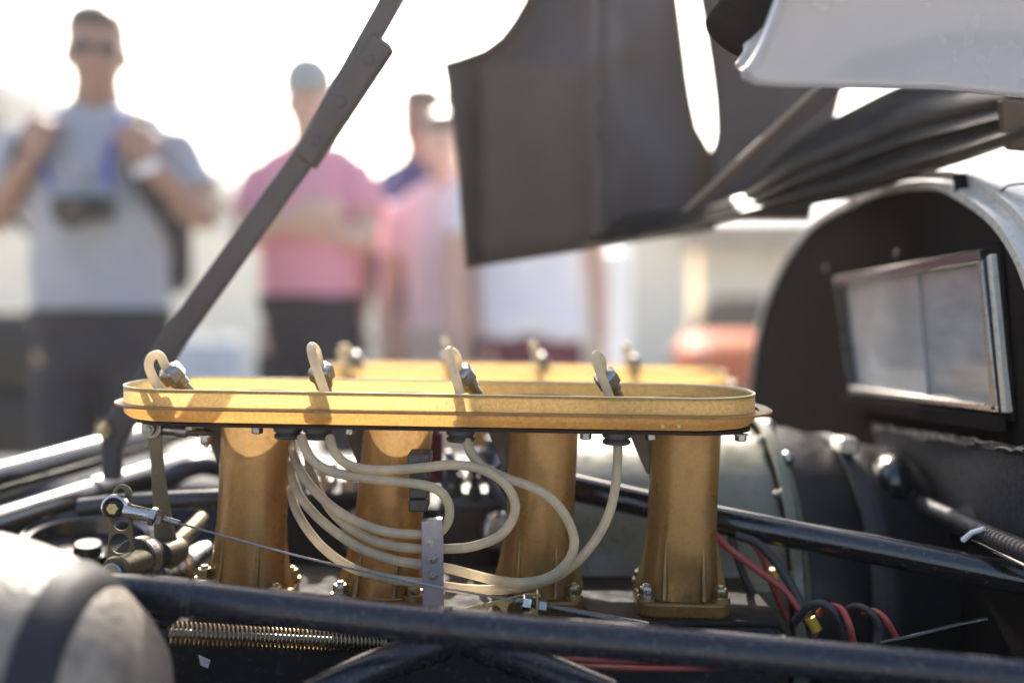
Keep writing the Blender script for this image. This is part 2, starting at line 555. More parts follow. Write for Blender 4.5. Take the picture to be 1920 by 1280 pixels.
def tree(label, x, y, h, rx, n=2600):
    t = thing('tree', label, 'tree', (x, y, 0), 'trees beyond the paddock wall')
    b = MB()
    b.tube(catmull([(x, y, 0), (x + .1, y, h * .3), (x - .05, y, h * .62)], 6), [.16 - .1 * i / 12 for i in range(13)], 8)
    for i in range(5):
        a = i * 1.3
        b.tube(catmull([(x, y, h * (.32 + .04 * i)), (x + math.cos(a) * rx * .35, y + math.sin(a) * rx * .35, h * (.5 + .04 * i)), (x + math.cos(a) * rx * .6, y + math.sin(a) * rx * .6, h * (.62 + .05 * i))], 4), [.06 - .005 * j for j in range(9)], 6)
    b.build('trunk', 'leather', t)
    leafy(t, (x, y, h * .66), rx, rx, h * .36, n, .11)


tree('dark broad tree above the wall at the far left edge', -10.0, 17.5, 4.4, 1.7)
tree('low dark tree above the wall between the two standing men', -5.6, 17.0, 3.3, 1.1)
tree('small dark tree above the wall beside the dark tree at the left edge', -8.0, 18.5, 2.9, .9, 1600)

for i, (px, lab) in enumerate(((360, 'blue grey plastic barrier on the paddock, nearer the man with the camera'), (425, 'blue grey plastic barrier on the paddock, nearer the man in pink'))):
    q = P(px, 640, 9.0)
    t = thing('plastic_barrier', lab, 'barrier', (q.x, 9.0, 0), 'plastic barriers on the paddock')
    b = MB()
    pr = [(-.22, 0), (-.22, .12), (-.12, .3), (-.08, .64), (.08, .64), (.12, .3), (.22, .12), (.22, 0)]
    b.prism([(q.x - .15, 9 + yy, zz) for yy, zz in pr], (.3, 0, 0)); b.build('body', 'bluegrey', t, bevel=.02)
    b = MB(); b.box((q.x, 9, .668), .2, .1, .05); b.build('filler_cap', 'post', t, bevel=.01)

t = thing('white_post', 'slim white post standing between the white shirt and the orange car', 'post', (P(1160, 600, 6).x, 6, 0))
q = P(1160, 600, 6)
b = MB(); b.tube([(q.x, 6, .03), (q.x, 6, 1.28)], .075, 16); b.build('shaft', 'post', t)
b = MB(); b.lathe((q.x, 6, 0), UZ, [(0, .2), (.03, .2), (.05, .09)], 20); b.build('base', 'post', t)
b = MB(); b.lathe((q.x, 6, 1.28), UZ, [(0, .085), (.03, .085), (.06, .04)], 20); b.build('cap', 'post', t)


for i in range(4):
    q = P(-25, 700, 3.4)
    t = thing('tyre', ('lowest', 'second', 'third', 'topmost')[i] + ' tyre of the dark stack at the left edge', 'tyre', (q.x, 3.4, .245 * i), 'stacked tyres')
    b = MB(); b.lathe((q.x + .012 * (i % 2), 3.4, .245 * i + .004), UZ, [(0, .19), (0, .27), (.04, .31), (.12, .32), (.2, .31), (.24, .27), (.24, .19), (.12, .175)], 36, caps=False); b.build('casing', 'tyre', t)
    b = MB(); b.lathe((q.x + .012 * (i % 2), 3.4, .245 * i + .004), UZ, [(.085, .3195), (.09, .3235), (.15, .3235), (.155, .3195)], 36, caps=False); b.build('tread', 'tyre', t)

# orange car ----------------------------------------------------------
def car(name, label, x, y, rz, paint):
    t = thing(name, label, 'car', (0, 0, 0))
    W, Lc = .86, 4.2
    b = MB()
    # stations along the length: x, half width, bottom z, top z
    st = [(-2.1, .62, .32, .58), (-2.0, .74, .24, .70), (-1.5, .83, .2, .80), (-.6, .86, .18, .84), (.5, .86, .18, .86), (1.4, .84, .2, .87), (1.95, .78, .26, .84), (2.1, .66, .34, .72)]
    rings = []
    for sx, hw, z0, z1 in catmull([Vector((a, c, d)) for a, c, d, e in st], 1) and st:
        rg = []
        for j in range(20):
            a = 2 * math.pi * j / 20
            ca, sa = math.cos(a), math.sin(a)
            e = .5
            rg.append(Vector((sx, hw * math.copysign(abs(ca) ** e, ca), (z0 + z1) / 2 + (z1 - z0) / 2 * math.copysign(abs(sa) ** e, sa))))
        rings.append(rg)
    b.loft(rings); b.build('body', paint, t)
    b = MB()
    cab = [(-.95, .70, .82, .84), (-.35, .64, .82, 1.14), (.35, .62, .82, 1.2), (.95, .62, .82, 1.1), (1.6, .66, .82, .9)]
    rings = []
    for sx, hw, z0, z1 in cab:
        rings.append([Vector((sx, -hw - .05, z0)), Vector((sx, -hw, z0 + (z1 - z0) * .2)), Vector((sx, -hw * .82, z0 + (z1 - z0) * .9)), Vector((sx, -hw * .5, z1)), Vector((sx, hw * .5, z1)), Vector((sx, hw * .82, z0 + (z1 - z0) * .9)), Vector((sx, hw, z0 + (z1 - z0) * .2)), Vector((sx, hw + .05, z0))])
    b.loft(rings); b.build('cabin_roof', 'matt', t)
    for s in (-1, 1):
        for (x0, x1, x2, x3) in ((-.52, .2, -.28, .2), (.28, 1.1, .28, .85)):
            b = MB()
            b.prism([(x0, s * .695, .86), (x1, s * .70, .86), (x3, s * .60, 1.1), (x2, s * .60, 1.08)], (0, s * .012, .004))
            b.build('side_window', 'carglass', t, smooth=0)
    b = MB(); b.prism([(-.98, -.58, .87), (-.98, .58, .87), (-.43, .46, 1.12), (-.43, -.46, 1.12)], (-.012, 0, .012)); b.build('windscreen', 'matt', t, smooth=0)
    for sx in (-1.3, 1.3):
        for s in (-1, 1):
            wv = MB(); wv.lathe((sx, s * .70, .31), (0, s, 0), [(0, .2), (0, .29), (.03, .31), (.15, .31), (.18, .29), (.17, .2), (.10, .19)], 28)
            wo_ = wv.build('wheel', 'tyre', t)
            wv = MB(); wv.lathe((sx, s * .80, .31), (0, s, 0), [(0, .19), (.06, .18), (.05, .1), (.07, .03)], 20); wv.build('rim', 'steel', wo_)
    for s in (-1, 1):
        b = MB(); b.ell((-2.02, s * .5, .58), .05, .12, .06); b.build('headlight', 'post', t)
    t.rotation_euler = (0, 0, rz); t.location = (x, y, 0)
    return t


car('parked_car', 'orange coupe with a dark roof parked in front of the cream building', P(1450, 600, 9.6).x, 10.4, R(78), 'orange').scale = (.9, .9, .88)


# ------------------------------------------------------------------ people
def bake(b, name, m, parent, voxel, smooth_it=4, fold=0.):
    me = bpy.data.meshes.new(name)
    off = OFF.get(parent.name, Vector())
    me.from_pydata([v for v in b.v], [], b.f)
    bm = bmesh.new(); bm.from_mesh(me); bmesh.ops.recalc_face_normals(bm, faces=bm.faces); bm.to_mesh(me); bm.free()
    o = bpy.data.objects.new(name, me); COL.objects.link(o)
    md = o.modifiers.new('r', 'REMESH'); md.mode = 'VOXEL'; md.voxel_size = voxel
    ms = o.modifiers.new('s', 'SMOOTH'); ms.iterations = smooth_it; ms.factor = .5
    dg = bpy.context.evaluated_depsgraph_get()
    me2 = bpy.data.meshes.new_from_object(o.evaluated_get(dg))
    o.modifiers.clear()
    o.data = me2
    bpy.data.meshes.remove(me)
    me2.name = name
    me2.materials.clear(); me2.materials.append(M[m])
    if fold:
        co = [v.co.copy() for v in me2.vertices]
        no = [v.normal.copy() for v in me2.vertices]
        for v, c, n_ in zip(me2.vertices, co, no):
            v.co = c + n_ * fold * (noise.noise(Vector((c.x * 9, c.y * 9, c.z * 5))) + .6 * noise.noise(Vector((c.x * 14 + c.z * 17, c.y * 8, c.z * 9 - c.x * 10))))
    me2.shade_smooth()
    o.parent = parent
    return o


def ering(z, rx, ry, cy=0, cx=0, n=24, sq=.85):
    out = []
    for j in range(n):
        a = 2 * math.pi * j / n
        ca, sa = math.cos(a), math.sin(a)
        out.append(Vector((cx + rx * math.copysign(abs(ca) ** sq, ca), cy + ry * math.copysign(abs(sa) ** sq, sa), z)))
    return out


def hand(b, wr, d, n, thumb, curl, sz=1.0):
    """palm and five fingers; d = direction of the fingers, n = palm normal, thumb = +1/-1 side"""
    d = Vector(d).normalized(); n = Vector(n); n = (n - d * n.dot(d)).normalized()
    a = d.cross(n)
    rot = Matrix((a, n, d)).transposed()
    wr = Vector(wr)
    b.ell(wr + d * .045 * sz, .042 * sz, .017 * sz, .058 * sz, rot)
    for i, ln in enumerate((.85, 1., .95, .75)):
        base = wr + d * .085 * sz + a * (i - 1.5) * .0205 * sz * -thumb
        dirv = d.copy(); p = base - d * .02; pts = [p, base]
        ang = 0
        for seg in (.040, .026, .020):
            ang += curl
            dirv = d * math.cos(ang) + n * math.sin(ang)
            pts.append(pts[-1] + dirv * seg * ln * sz)
        b.tube(pts, [.0095 * sz, .0098 * sz, .0088 * sz, .008 * sz, .006 * sz], 10)
    p0 = wr + d * .02 * sz + a * thumb * .025 * sz
    p1 = p0 + (d * .5 + a * thumb * .7 + n * .35).normalized() * .04 * sz
    p2 = p1 + (d * .75 + n * (.3 + .4 * curl) + a * thumb * .1).normalized() * .032 * sz
    p3 = p2 + (d * .7 + n * (.4 + .4 * curl) - a * thumb * .2).normalized() * .024 * sz
    b.tube([p0, p1, p2, p3], [.014 * sz, .0125 * sz, .0105 * sz, .0075 * sz], 10)


def person(label, x, y, rz, H, arms, shirt, trousers, skin='skin', turn=0., nod=0., hairm='hair', cap=None, belly=0., voxel=.008, shorts=False, build=1.0, hem=.97, glasses=False):
    t = thing('person', label, 'person', (0, 0, 0))
    k = H / 1.8
    TOR = [(.90, .155, .11), (.97, .168, .118), (1.06, .158, .112 + belly), (1.18, .162, .116 + belly), (1.30, .176, .124 + belly * .5), (1.39, .172, .118), (1.45, .135, .098), (1.505, .085, .075), (1.56, .06, .062), (1.60, .057, .06)]
    TOR = [(z, rx * build, ry * build) for z, rx, ry in TOR]
    B = MB()
    B.loft([ering(z, rx, ry) for z, rx, ry in TOR])
    # head
    HR = Matrix.Rotation(R(turn), 3, 'Z') @ Matrix.Rotation(R(nod), 3, 'X')
    hc = Vector((0, .005, 1.60))

    def hp(v):
        return hc + HR @ (Vector(v) - hc)
    HD = [(1.572, .030, .035, -.052), (1.59, .048, .058, -.034), (1.62, .060, .078, -.018), (1.66, .068, .090, -.008), (1.70, .073, .097, 0), (1.735, .074, .098, .004), (1.765, .066, .088, .006), (1.788, .045, .06, .006), (1.80, .015, .02, .006)]
    B.loft([[hp(v) for v in ering(z, rx, ry, cy, sq=.95)] for z, rx, ry, cy in HD])
    B.tube([hp((0, -.095, 1.70)), hp((0, -.108, 1.675)), hp((0, -.12, 1.655)), hp((0, -.098, 1.645))], [.008, .011, .015, .011], 10)
    for s in (-1, 1):
        B.ell(hp((s * .076, .005, 1.675)), .011, .02, .033)
        B.tube([hp((s * .012, -.098, 1.712)), hp((s * .045, -.088, 1.712))], .009, 8)
        B.ell(hp((s * .032, -.07, 1.645)), .026, .02, .022)
    B.ell(hp((0, -.083, 1.588)), .022, .015, .014)
    # legs and feet
    for s in (-1, 1):
        B.tube([(s * .085, 0, .95), (s * .09, 0, .85), (s * .10, -.012, .52), (s * .10, .0, .46), (s * .10, .02, .30), (s * .10, .02, .08)], [.085, .088, .058, .052, .053, .036], 16)
        B.tube([(s * .10, .04, .055), (s * .105, -.04, .05), (s * .112, -.13, .034), (s * .114, -.175, .03)], [.04, .042, .036, .022], 12)
    SH, PA = MB(), MB()
    for s in (-1, 1):
        SH.tube([(s * .03, .015, 1.525), (s * .09, .01, 1.487), (s * .17 * build, 0, 1.43)], [.045, .062, .062], 14)
    SH.loft([ering(z, rx + .012, ry + .014) for z, rx, ry in [(hem - .025 if hem > .98 else hem, TOR[2][1] + .004, TOR[2][2])] + [q for q in TOR[1:7] if q[0] > hem + .005] + [(1.515, .082 * build, .07 * build), (1.535, .07, .068)]])
    # collar
    for s in (-1, 1):
        SH.prism([(s * .005, -.088, 1.50), (s * .06, -.10, 1.475), (s * .075, -.045, 1.525), (s * .06, -.04, 1.555), (s * .02, -.085, 1.53)], (0, .02, 0))
    PA.loft([ering(z, rx + .008, ry + .009) for z, rx, ry in [(.84, .15 * build, .11)] + TOR[0:2] + ([(hem, .168 * build + .012, .118 * build + belly + .014)] if hem > .98 else [(1.0, .165 * build, .116)])])
    for s in (-1, 1):
        zb = .06 if not shorts else .50
        PA.tube([(s * .08, 0, .95), (s * .09, 0, .82), (s * .10, -.012, .52)] + ([(s * .10, .02, .28), (s * .10, .02, zb)] if not shorts else []), [.092, .098, .075] + ([.066, .062] if not shorts else []), 18)
    for s, (sh, el, wr, hd, hn, curl, slv) in zip((-1, 1), arms):
        ak = .55 + .45 * build
        sh, el, wr = Vector((sh[0] * ak, sh[1], sh[2])), Vector((el[0] * ak, el[1], el[2])), Vector((wr[0] * (ak if abs(wr[0]) > .05 else 1), wr[1], wr[2]))
        B.tube(catmull([sh + Vector((-s * .05, 0, .01)), sh, sh.lerp(el, .5), el, el.lerp(wr, .35), wr], 3), [.055, .056, .058, .056, .054, .052, .049, .046, .043, .041, .042, .042, .039, .034, .030, .027], 14)
        B.ell(sh, .062, .06, .062)
        hand(B, wr, hd, hn, -s if hd[2] > 0 else s, curl)
        e = sh.lerp(el, slv)
        SH.tube([sh + Vector((-s * .08, 0, .012)), sh + Vector((s * .004, 0, .006)), sh.lerp(el, slv * .55), e], [.07, .074, .072, .074], 16)
    bo = bake(B, 'body', skin, t, voxel)
    bake(SH, 'shirt', shirt, t, .010, fold=.014)
    bake(PA, 'shorts' if shorts else 'trousers', trousers, t, .011, fold=.010)
    # hair or cap, eyes, lips, shoes
    hb = MB()
    hb.loft([[hp(v) for v in ering(z, rx, ry, cy, sq=.95)] for z, rx, ry, cy in [(1.655, .060, .05, .052), (1.69, .077, .065, .042), (1.73, .080, .084, .024), (1.755, .078, .102, .006), (1.785, .068, .09, .004), (1.808, .045, .06, .006), (1.817, .015, .02, .01)]])
    bake(hb, 'hair', hairm, t, .008)
    if cap:
        hb = MB()
        hb.loft([[hp(v) for v in ering(z, rx, ry, cy, sq=.95)] for z, rx, ry, cy in [(1.715, .085, .112, .004), (1.75, .086, .112, .006), (1.79, .078, .1, .008), (1.825, .05, .066, .01), (1.838, .015, .02, .01)]])
        hb.loft([[hp(v) for v in [(-.07, -.07, z), (-.06, -.15, z - .012), (0, -.185, z - .016), (.06, -.15, z - .012), (.07, -.07, z)]] for z in (1.718, 1.732)])
        hb.build('cap', cap, t)
    for s in (-1, 1):
        e = MB(); e.ell(hp((s * .031, -.086, 1.694)), .013, .009, .008); e.build('eye', 'eye', t)
        e = MB()
        e.loft([ering(.004, .047, .125, -.06, s * .108), ering(.035, .05, .128, -.06, s * .108), ering(.06, .047, .11, -.045, s * .108), ering(.09, .044, .06, .012, s * .104)]); e.build('shoe', 'leather', t)
    if glasses:
        e = MB()
        for s in (-1, 1):
            e.ell(hp((s * .033, -.098, 1.693)), .027, .008, .019)
            e.tube([hp((s * .058, -.09, 1.70)), hp((s * .078, -.03, 1.70)), hp((s * .08, .02, 1.69))], .003, 6)
        e.tube([hp((-.012, -.106, 1.70)), hp((.012, -.106, 1.70))], .003, 6)
        e.build('sunglasses', 'plastic', t)
    e = MB(); e.tube([hp((-.024, -.086, 1.617)), hp((0, -.097, 1.619)), hp((.024, -.086, 1.617))], [.004, .008, .004], 8); e.build('lips', 'lip', t)
    t.scale = (k, k, k)
    t.rotation_euler = (0, 0, rz)
    t.location = (x, y, 0)
    return t, k


def arm_down(s, bend=.05):
    return ((s * .19, 0, 1.42), (s * .235, .02, 1.17), (s * .235, -.05, .93), (0, -.15, -1), (-s, 0, 0), .35, .55)


# man with camera
mx, my = P(190, 600, 2.7).x, 2.7
armsA = [((-.19, .0, 1.42), (-.25, -.05, 1.235), (-.10, -.18, 1.385), (.30, -.1, .9), (.35, .9, -.1), 1.15, .62),
         ((.19, .0, 1.42), (.275, -.03, 1.245), (.165, -.17, 1.375), (-.35, -.1, .9), (-.35, .9, -.1), 1.15, .62)]
pA, kA = person('man in light grey polo and navy trousers gripping his rucksack straps', mx, my, R(4), 1.80, armsA, 'shirtg', 'navy', turn=14, nod=9, voxel=.006, build=1.06, hem=1.005, glasses=True)
# wrist band on his left wrist is part of him
b = MB(); b.lathe((.170, -.164, 1.366), Vector((-.35, -.4, .9)), [(-.012, .030), (-.013, .034), (.013, .034), (.012, .030)], 20, caps=False); b.build('wristband', 'wshirt', pA)


def local(pp, v):
    return pp.matrix_basis @ Vector(v)


bpy.context.view_layer.update()
# camera hanging on his chest
t = thing('camera', 'black and silver camera hanging on the chest of the man in grey', 'camera', (mx, my, 1.2))
pc = Vector((mx + .035, my - .205, 1.262))
b = MB(); b.box(pc + Vector((0, .02, -.005)), .145, .05, .06); b.build('body', 'plastic', t, bevel=.008)
b = MB(); b.box(pc + Vector((0, .02, .040)), .13, .045, .026); b.build('top_plate', 'bluegrey', t, bevel=.006)
b = MB(); b.box(pc + Vector((0, .015, .067)), .05, .035, .02); b.build('viewfinder', 'alu', t, bevel=.006)
b = MB(); b.lathe(pc + Vector((0, -.002, -.01)), (0, -1, -.25), [(0, .04), (.03, .04), (.032, .042), (.05, .042), (.052, .034), (.045, .032)], 24); b.build('lens', 'plastic', t)
b = MB()
for s in (-1, 1):
    b.tube(catmull([pc + Vector((s * .068, .02, .04)), Vector((mx + s * .085, my - .155, 1.38)), Vector((mx + s * .10, my - .10, 1.48)), Vector((mx + s * .07, my + .02, 1.55))], 6), .012, 8, flat=.3)
b.build('strap', 'bluestrap', t)
# rucksack on his back
t = thing('rucksack', 'dark rucksack worn by the man in grey, its straps over his shoulders', 'rucksack', (mx, my + .2, 1.1))
b = MB(); b.box((mx, my + .24, 1.26), .32, .18, .44); b.build('bag', 'navy', t, bevel=.06, bevseg=4)
for s in (-1, 1):
    b = MB(); b.tube(catmull([(mx + s * .14, my + .15, 1.42), (mx + s * .135, my + .06, 1.515), (mx + s * .135, my - .06, 1.505), (mx + s * .14, my - .142, 1.42), (mx + s * .165, my - .145, 1.33), (mx + s * .20, my - .06, 1.24), (mx + s * .17, my + .16, 1.14)], 6), .020, 10, flat=.3)
    b.build('shoulder_strap', 'navy', t)

# pink polo man, arms crossed
armsB = [((-.165, 0, 1.425), (-.215, -.07, 1.235), (.02, -.22, 1.295), (1, -.15, .1), (.1, 1, 0), .35, .6),
         ((.165, 0, 1.425), (.215, -.07, 1.235), (-.02, -.20, 1.265), (-1, -.05, .1), (-.1, 1, 0), .35, .6)]
person('man in bright pink polo and pale cap standing with arms crossed', P(582, 500, 3.3).x, 3.3, R(-6), 1.79, armsB, 'pink', 'navy', skin='skin2', turn=8, nod=6, cap='capg', belly=.02, build=.94, hem=1.05)
# man in blue
person('man in blue polo half hidden behind the dark raised panel', P(796, 500, 3.7).x, 3.7, R(-20), 1.80, [arm_down(-1), arm_down(1)], 'blue', 'khaki', skin='skin', turn=-6, nod=4, build=1.12)
# person in pale pink
person('person in pale pink top standing in front of the man in blue', P(832, 500, 3.45).x, 3.45, R(-12), 1.66, [arm_down(-1), arm_down(1)], 'pale', 'khaki', skin='skin2', turn=10, nod=10, hairm='leather', build=.82)
# white shirt, maroon shorts
person('person in white shirt and maroon shorts under the dark raised panel', P(992, 500, 3.25).x, 3.25, R(8), 1.74, [arm_down(-1), arm_down(1)], 'wshirt', 'maroon', skin='skin2', turn=-5, nod=5, shorts=True, build=1.02, hem=.93)

# ------------------------------------------------------------------ the engine bay base
t = thing('engine_bay_tub', 'black floor pan and sills of the open engine bay', 'car body', (0, .9, .5))
b = MB(); b.box((-.05, .98, .655), 2.2, .95, .03); b.build('floor_pan', 'black', t, smooth=0)
b = MB(); b.box((-.05, .505, .665), 2.2, .012, .24); b.build('side_panel', 'black', t, smooth=0, bevel=.003)
b = MB(); b.prism([(-1.2, 1.34, .62), (-1.2, 1.34, .775), (-1.2, 1.42, .80), (-1.2, 1.52, .79), (-1.2, 1.58, .74), (-1.2, 1.58, .40), (-1.2, 1.5, .40)], (1.62, 0, 0)); b.build('far_side_pod', 'podm', t, bevel=.01)
for i, px in enumerate((60, 140)):
    pass

# engine block with two cylinder heads
t = thing('engine_block', 'black engine block and cylinder heads under the gold intake trumpets', 'engine', (-.05, .95, .68))
DZ = P(960, 1167, .70).z
b = MB(); b.box((-.045, .775, DZ - .053), .47, .155, .10); b.build('cylinder_head', 'black', t, bevel=.005)
b = MB(); b.box((.02, 1.19, DZ - .053), .47, .155, .10); b.build('cylinder_head', 'black', t, bevel=.005)
b = MB(); b.box((-.02, .98, DZ - .10), .46, .27, .06); b.build('valley_cover', 'black', t, bevel=.004)
b = MB(); b.box((-.045, .775, DZ - .001), .475, .15, .004); b.build('head_gasket', 'gasket', t, bevel=.001)

# ------------------------------------------------------------------ the trumpet trays
Lp, Rp = P(251, 717, .760), P(1410, 735, .738)
TU = (Rp - Lp).normalized()
TW = (UZ - TU * TU.z).normalized()
TV = TW.cross(TU).normalized()
TO = (Lp + Rp) / 2
HL, HB = (Rp - Lp).length / 2, .0595


def TP(u, v, h):
    """point in the tray frame: u along, v away from the camera, h above the rim plane"""
    return TO + TU * u + TV * v + TW * h


def tray_loop(o, h, n=14, rc=.052, du=0.):
    hl, hb, r = HL + o, HB + o, rc + o
    out = []
    for cx, cy, a0 in ((hl - r, hb - r, 0), (-hl + r, hb - r, 90), (-hl + r, -hb + r, 180), (hl - r, -hb + r, 270)):
        for i in range(n + 1):
            a = R(a0 + 90 * i / n)
            out.append(TP(cx + r * math.cos(a) + du, cy + r * math.sin(a), h))
    return out


HRIM, HFL, HFLO = 0, -.0120, -.0232
# trumpet axis positions in tray coordinates (u) and their pixel centres
TR = [(476, 466), (748, 716), (1020, 1008), (1290, 1274)]


def tray_u(px):
    lo, hi = -HL, HL
    for _ in range(50):
        m_ = (lo + hi) / 2
        q = TP(m_, -.012, HFLO)
        d = q - CAM
        xx = 960 + F * d.x / (d.y * math.cos(PITCH) - d.z * math.sin(PITCH))
        if xx < px: lo = m_
        else: hi = m_
    return (lo + hi) / 2


US = [tray_u(a) for a, _ in TR]
MR = .0288                     # trumpet mouth radius
tray = thing('trumpet_tray', 'gold translucent tray on top of the four near intake trumpets', 'intake tray', TP(0, 0, HFLO), 'gold trumpet trays')
b = MB()
rings = [tray_loop(0, HRIM), tray_loop(0, -.004), tray_loop(0, -.008), tray_loop(.0003, HFL)]
b.loft(rings, caps=False)
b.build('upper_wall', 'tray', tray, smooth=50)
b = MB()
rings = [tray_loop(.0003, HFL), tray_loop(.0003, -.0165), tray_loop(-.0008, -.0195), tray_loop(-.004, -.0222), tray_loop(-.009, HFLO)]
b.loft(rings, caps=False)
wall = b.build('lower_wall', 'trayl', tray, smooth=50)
b = MB()
b.loft([tray_loop(.0003, .0002), tray_loop(.0002, .0009), tray_loop(-.0012, .0009), tray_loop(-.0015, -.0006)], caps=False, closed=False)
b.build('rim', 'rim', tray, smooth=30)
b = MB()
b.loft([tray_loop(.0006, HFL + .0009, du=.0025), tray_loop(.0092, HFL + .0007, du=.0032), tray_loop(.0095, HFL, du=.0032), tray_loop(.0092, HFL - .0009, du=.0032), tray_loop(.0006, HFL - .0009, du=.0025)], caps=False)
b.build('flange', 'flange', tray, smooth=30)
# floor with the four mouths
b = MB()
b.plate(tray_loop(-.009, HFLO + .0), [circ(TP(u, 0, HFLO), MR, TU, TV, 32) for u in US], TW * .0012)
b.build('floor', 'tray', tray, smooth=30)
b = MB()
b.plate(tray_loop(-.006, HFLO - .0028, du=.003), [circ(TP(u, 0, HFLO - .0028), MR + .003, TU, TV, 24) for u in US], TW * .0022)
b.build('gasket_plate', 'gasket', tray, smooth=30)
for px, py, v in ((379, 804, -.035), (508, 803, -.046), (673, 804, -.044), (1096, 812, -.046), (1213, 814, -.044), (1376, 813, -.040)):
    u = tray_u(px)
    hexbolt(tray, TP(u, v, HFLO - .0028), -TW, .0042, .0042, 'dsteel', washer=True, stud=False)
# drops of resin / varnish beads on the wall
for px, py in ((865, 786), (1230, 796), (1258, 796)):
    u = tray_u(px)
    b = MB(); b.ell(TP(u, -HB - (.0003 if py < 770 else .0), -.019 if py > 770 else -.006), .0012, .0006, .0014); b.build('varnish_bead', 'rim', tray)


def trumpet(i, tray_pt, bp, label, group):
    """lofted oval trumpet from the tray floor to its foot"""
    t = thing('intake_trumpet', label, 'intake trumpet', bp, group)
    top = tray_pt
    b = MB()
    prof = [(0.0, 1.10), (.025, 1.03), (.06, 1.0), (.15, .985), (.35, .965), (.52, .95), (.66, .95), (.78, .975), (.88, 1.0), (.96, 1.04), (1., 1.07)]
    n = 40
    ax = (bp - top)
    tip = top + TW * .016
    rings = []
    for k, (s, rr) in enumerate(prof):
        c = tip.lerp(bp, s)
        sq = 1.0 if s < .5 else 1.0 - .25 * (s - .5) / .5
        rg = []
        for j in range(n):
            a = 2 * math.pi * j / n
            ca, sa = math.cos(a), math.sin(a)
            rg.append(c + TU * (MR * .93 * rr * math.copysign(abs(ca) ** sq, ca)) + TV * (MR * .93 * (1 if s < .5 else 1 + .1 * (s - .5)) * math.copysign(abs(sa) ** sq, sa)))
        rings.append(rg)
    b.loft(rings, caps=False)
    tb = b.build('tube', 'trumpet', t, smooth=60)
    b = MB(); b.lathe(tip, TW, [(-.0006, MR * 1.023 - .0008), (.0008, MR * 1.023 - .0008), (.0008, MR * 1.023 + .0008), (-.0006, MR * 1.023 + .0008)], 40, caps=False)
    b.build('mouth_lip', 'trumpet', t)
    # tapered ribs on the lower half
    for uo in (-.0135, .0125):
        b = MB()
        f0 = -MR * .93 * math.sqrt(max(.05, 1 - (uo / (MR * .95)) ** 2))
        rr_ = []
        for s, dep, wd in ((.60, .0, .0008), (.75, .0018, .0014), (.88, .0045, .0018), (.99, .0085, .0022)):
            c = tip.lerp(bp, s) + TU * uo * (1 + .25 * (s - .6)) + TV * (f0 * (.95 + .12 * (s - .5)))
            rr_.append([c - TU * wd + TV * .003, c - TU * wd * .7 - TV * dep, c + TU * wd * .7 - TV * dep, c + TU * wd + TV * .003])
        b.loft(rr_); b.build('rib', 'trumpet', t, smooth=50, bevel=.0006)
    for s_ in (-1, 1):
        b = MB()
        rr_ = []
        for s, dep, wd in ((.62, .0, .0008), (.75, .0015, .0014), (.88, .004, .0018), (.99, .0075, .0022)):
            c = tip.lerp(bp, s) + TU * s_ * MR * .93 * (.95 + .25 * max(0, s - .7))
            rr_.append([c - TV * wd - TU * s_ * .002, c - TV * wd * .7 + TU * s_ * dep, c + TV * wd * .7 + TU * s_ * dep, c + TV * wd - TU * s_ * .002])
        b.loft(rr_); b.build('rib', 'trumpet', t, smooth=50, bevel=.0006)
    # foot flange with four nuts
    b = MB()
    ol = []
    for cx, cy, a0 in ((.021, .018, 0), (-.021, .018, 90), (-.021, -.018, 180), (.021, -.018, 270)):
        for kk in range(7):
            a = R(a0 + 15 * kk)
            ol.append(bp + TU * (cx + .0125 * math.cos(a)) + TV * (cy + .0125 * math.sin(a)))
    b.prism([p - UZ * .0005 for p in ol], UZ * -.0115)
    ft = b.build('foot', 'trumpet', t, bevel=.0022, bevseg=3)
    for sx, sy in ((-1, -1), (1, -1), (1, 1), (-1, 1)):
        cpos = bp + TU * sx * .0265 + TV * sy * .0225
        b = MB(); b.lathe(cpos - UZ * .0008, UZ, [(0, .0075), (.0022, .0072), (.0026, .0066)], 18); b.build('boss', 'trumpet', t)
        hexbolt(t, cpos + UZ * .0016, UZ, .0056, .0062, 'cad' if sx > 0 else 'steel', name='nut')
    # triangular web up to the tray
    b = MB()
    e = MR * .93
    b.prism([top - TU * (e + .0185) - TW * .003 - TV * .002, top - TU * (e - .003) - TW * .003 - TV * .002, top.lerp(bp, .34) - TU * (e - .004) - TV * .002, top.lerp(bp, .30) - TU * (e + .0015) - TV * .002], TV * .005)
    b.build('web', 'web', t, bevel=.001)
    return t


LBL = ['first near trumpet, beside the tall olive throttle lever', 'second near trumpet, carrying the black hose clamp', 'third near trumpet, behind the cable adjuster bracket', 'fourth near trumpet, nearest the cockpit window, with bare foot and nuts']
tps = []
for i, u in enumerate(US):
    top = TP(u, 0, HFLO)
    bpx = TR[i][1]
    bp = P(bpx, 1121 if i == 3 else (1105 if i == 2 else (1085 if i == 1 else 1075)), .742 if i < 3 else .735)
    bp.z = DZ + .0128
    tps.append(trumpet(i, top, bp, 'brown gold ' + LBL[i], 'intake trumpets'))

# far bank: copies
SH2 = Vector((.068, .415, -.014))
t2 = copy_tree(tray); t2.location = tray.location + SH2
tag(t2, 'blurred gold tray of the far bank behind the near tray', 'intake tray', 'gold trumpet trays')
for i, tp in enumerate(tps):
    c = copy_tree(tp); c.location = tp.location + SH2
    c['label'] = ['brown gold far bank trumpet, first from the levers', 'brown gold far bank trumpet, second from the levers', 'brown gold far bank trumpet, second from the cockpit', 'brown gold far bank trumpet, nearest the cockpit'][i]

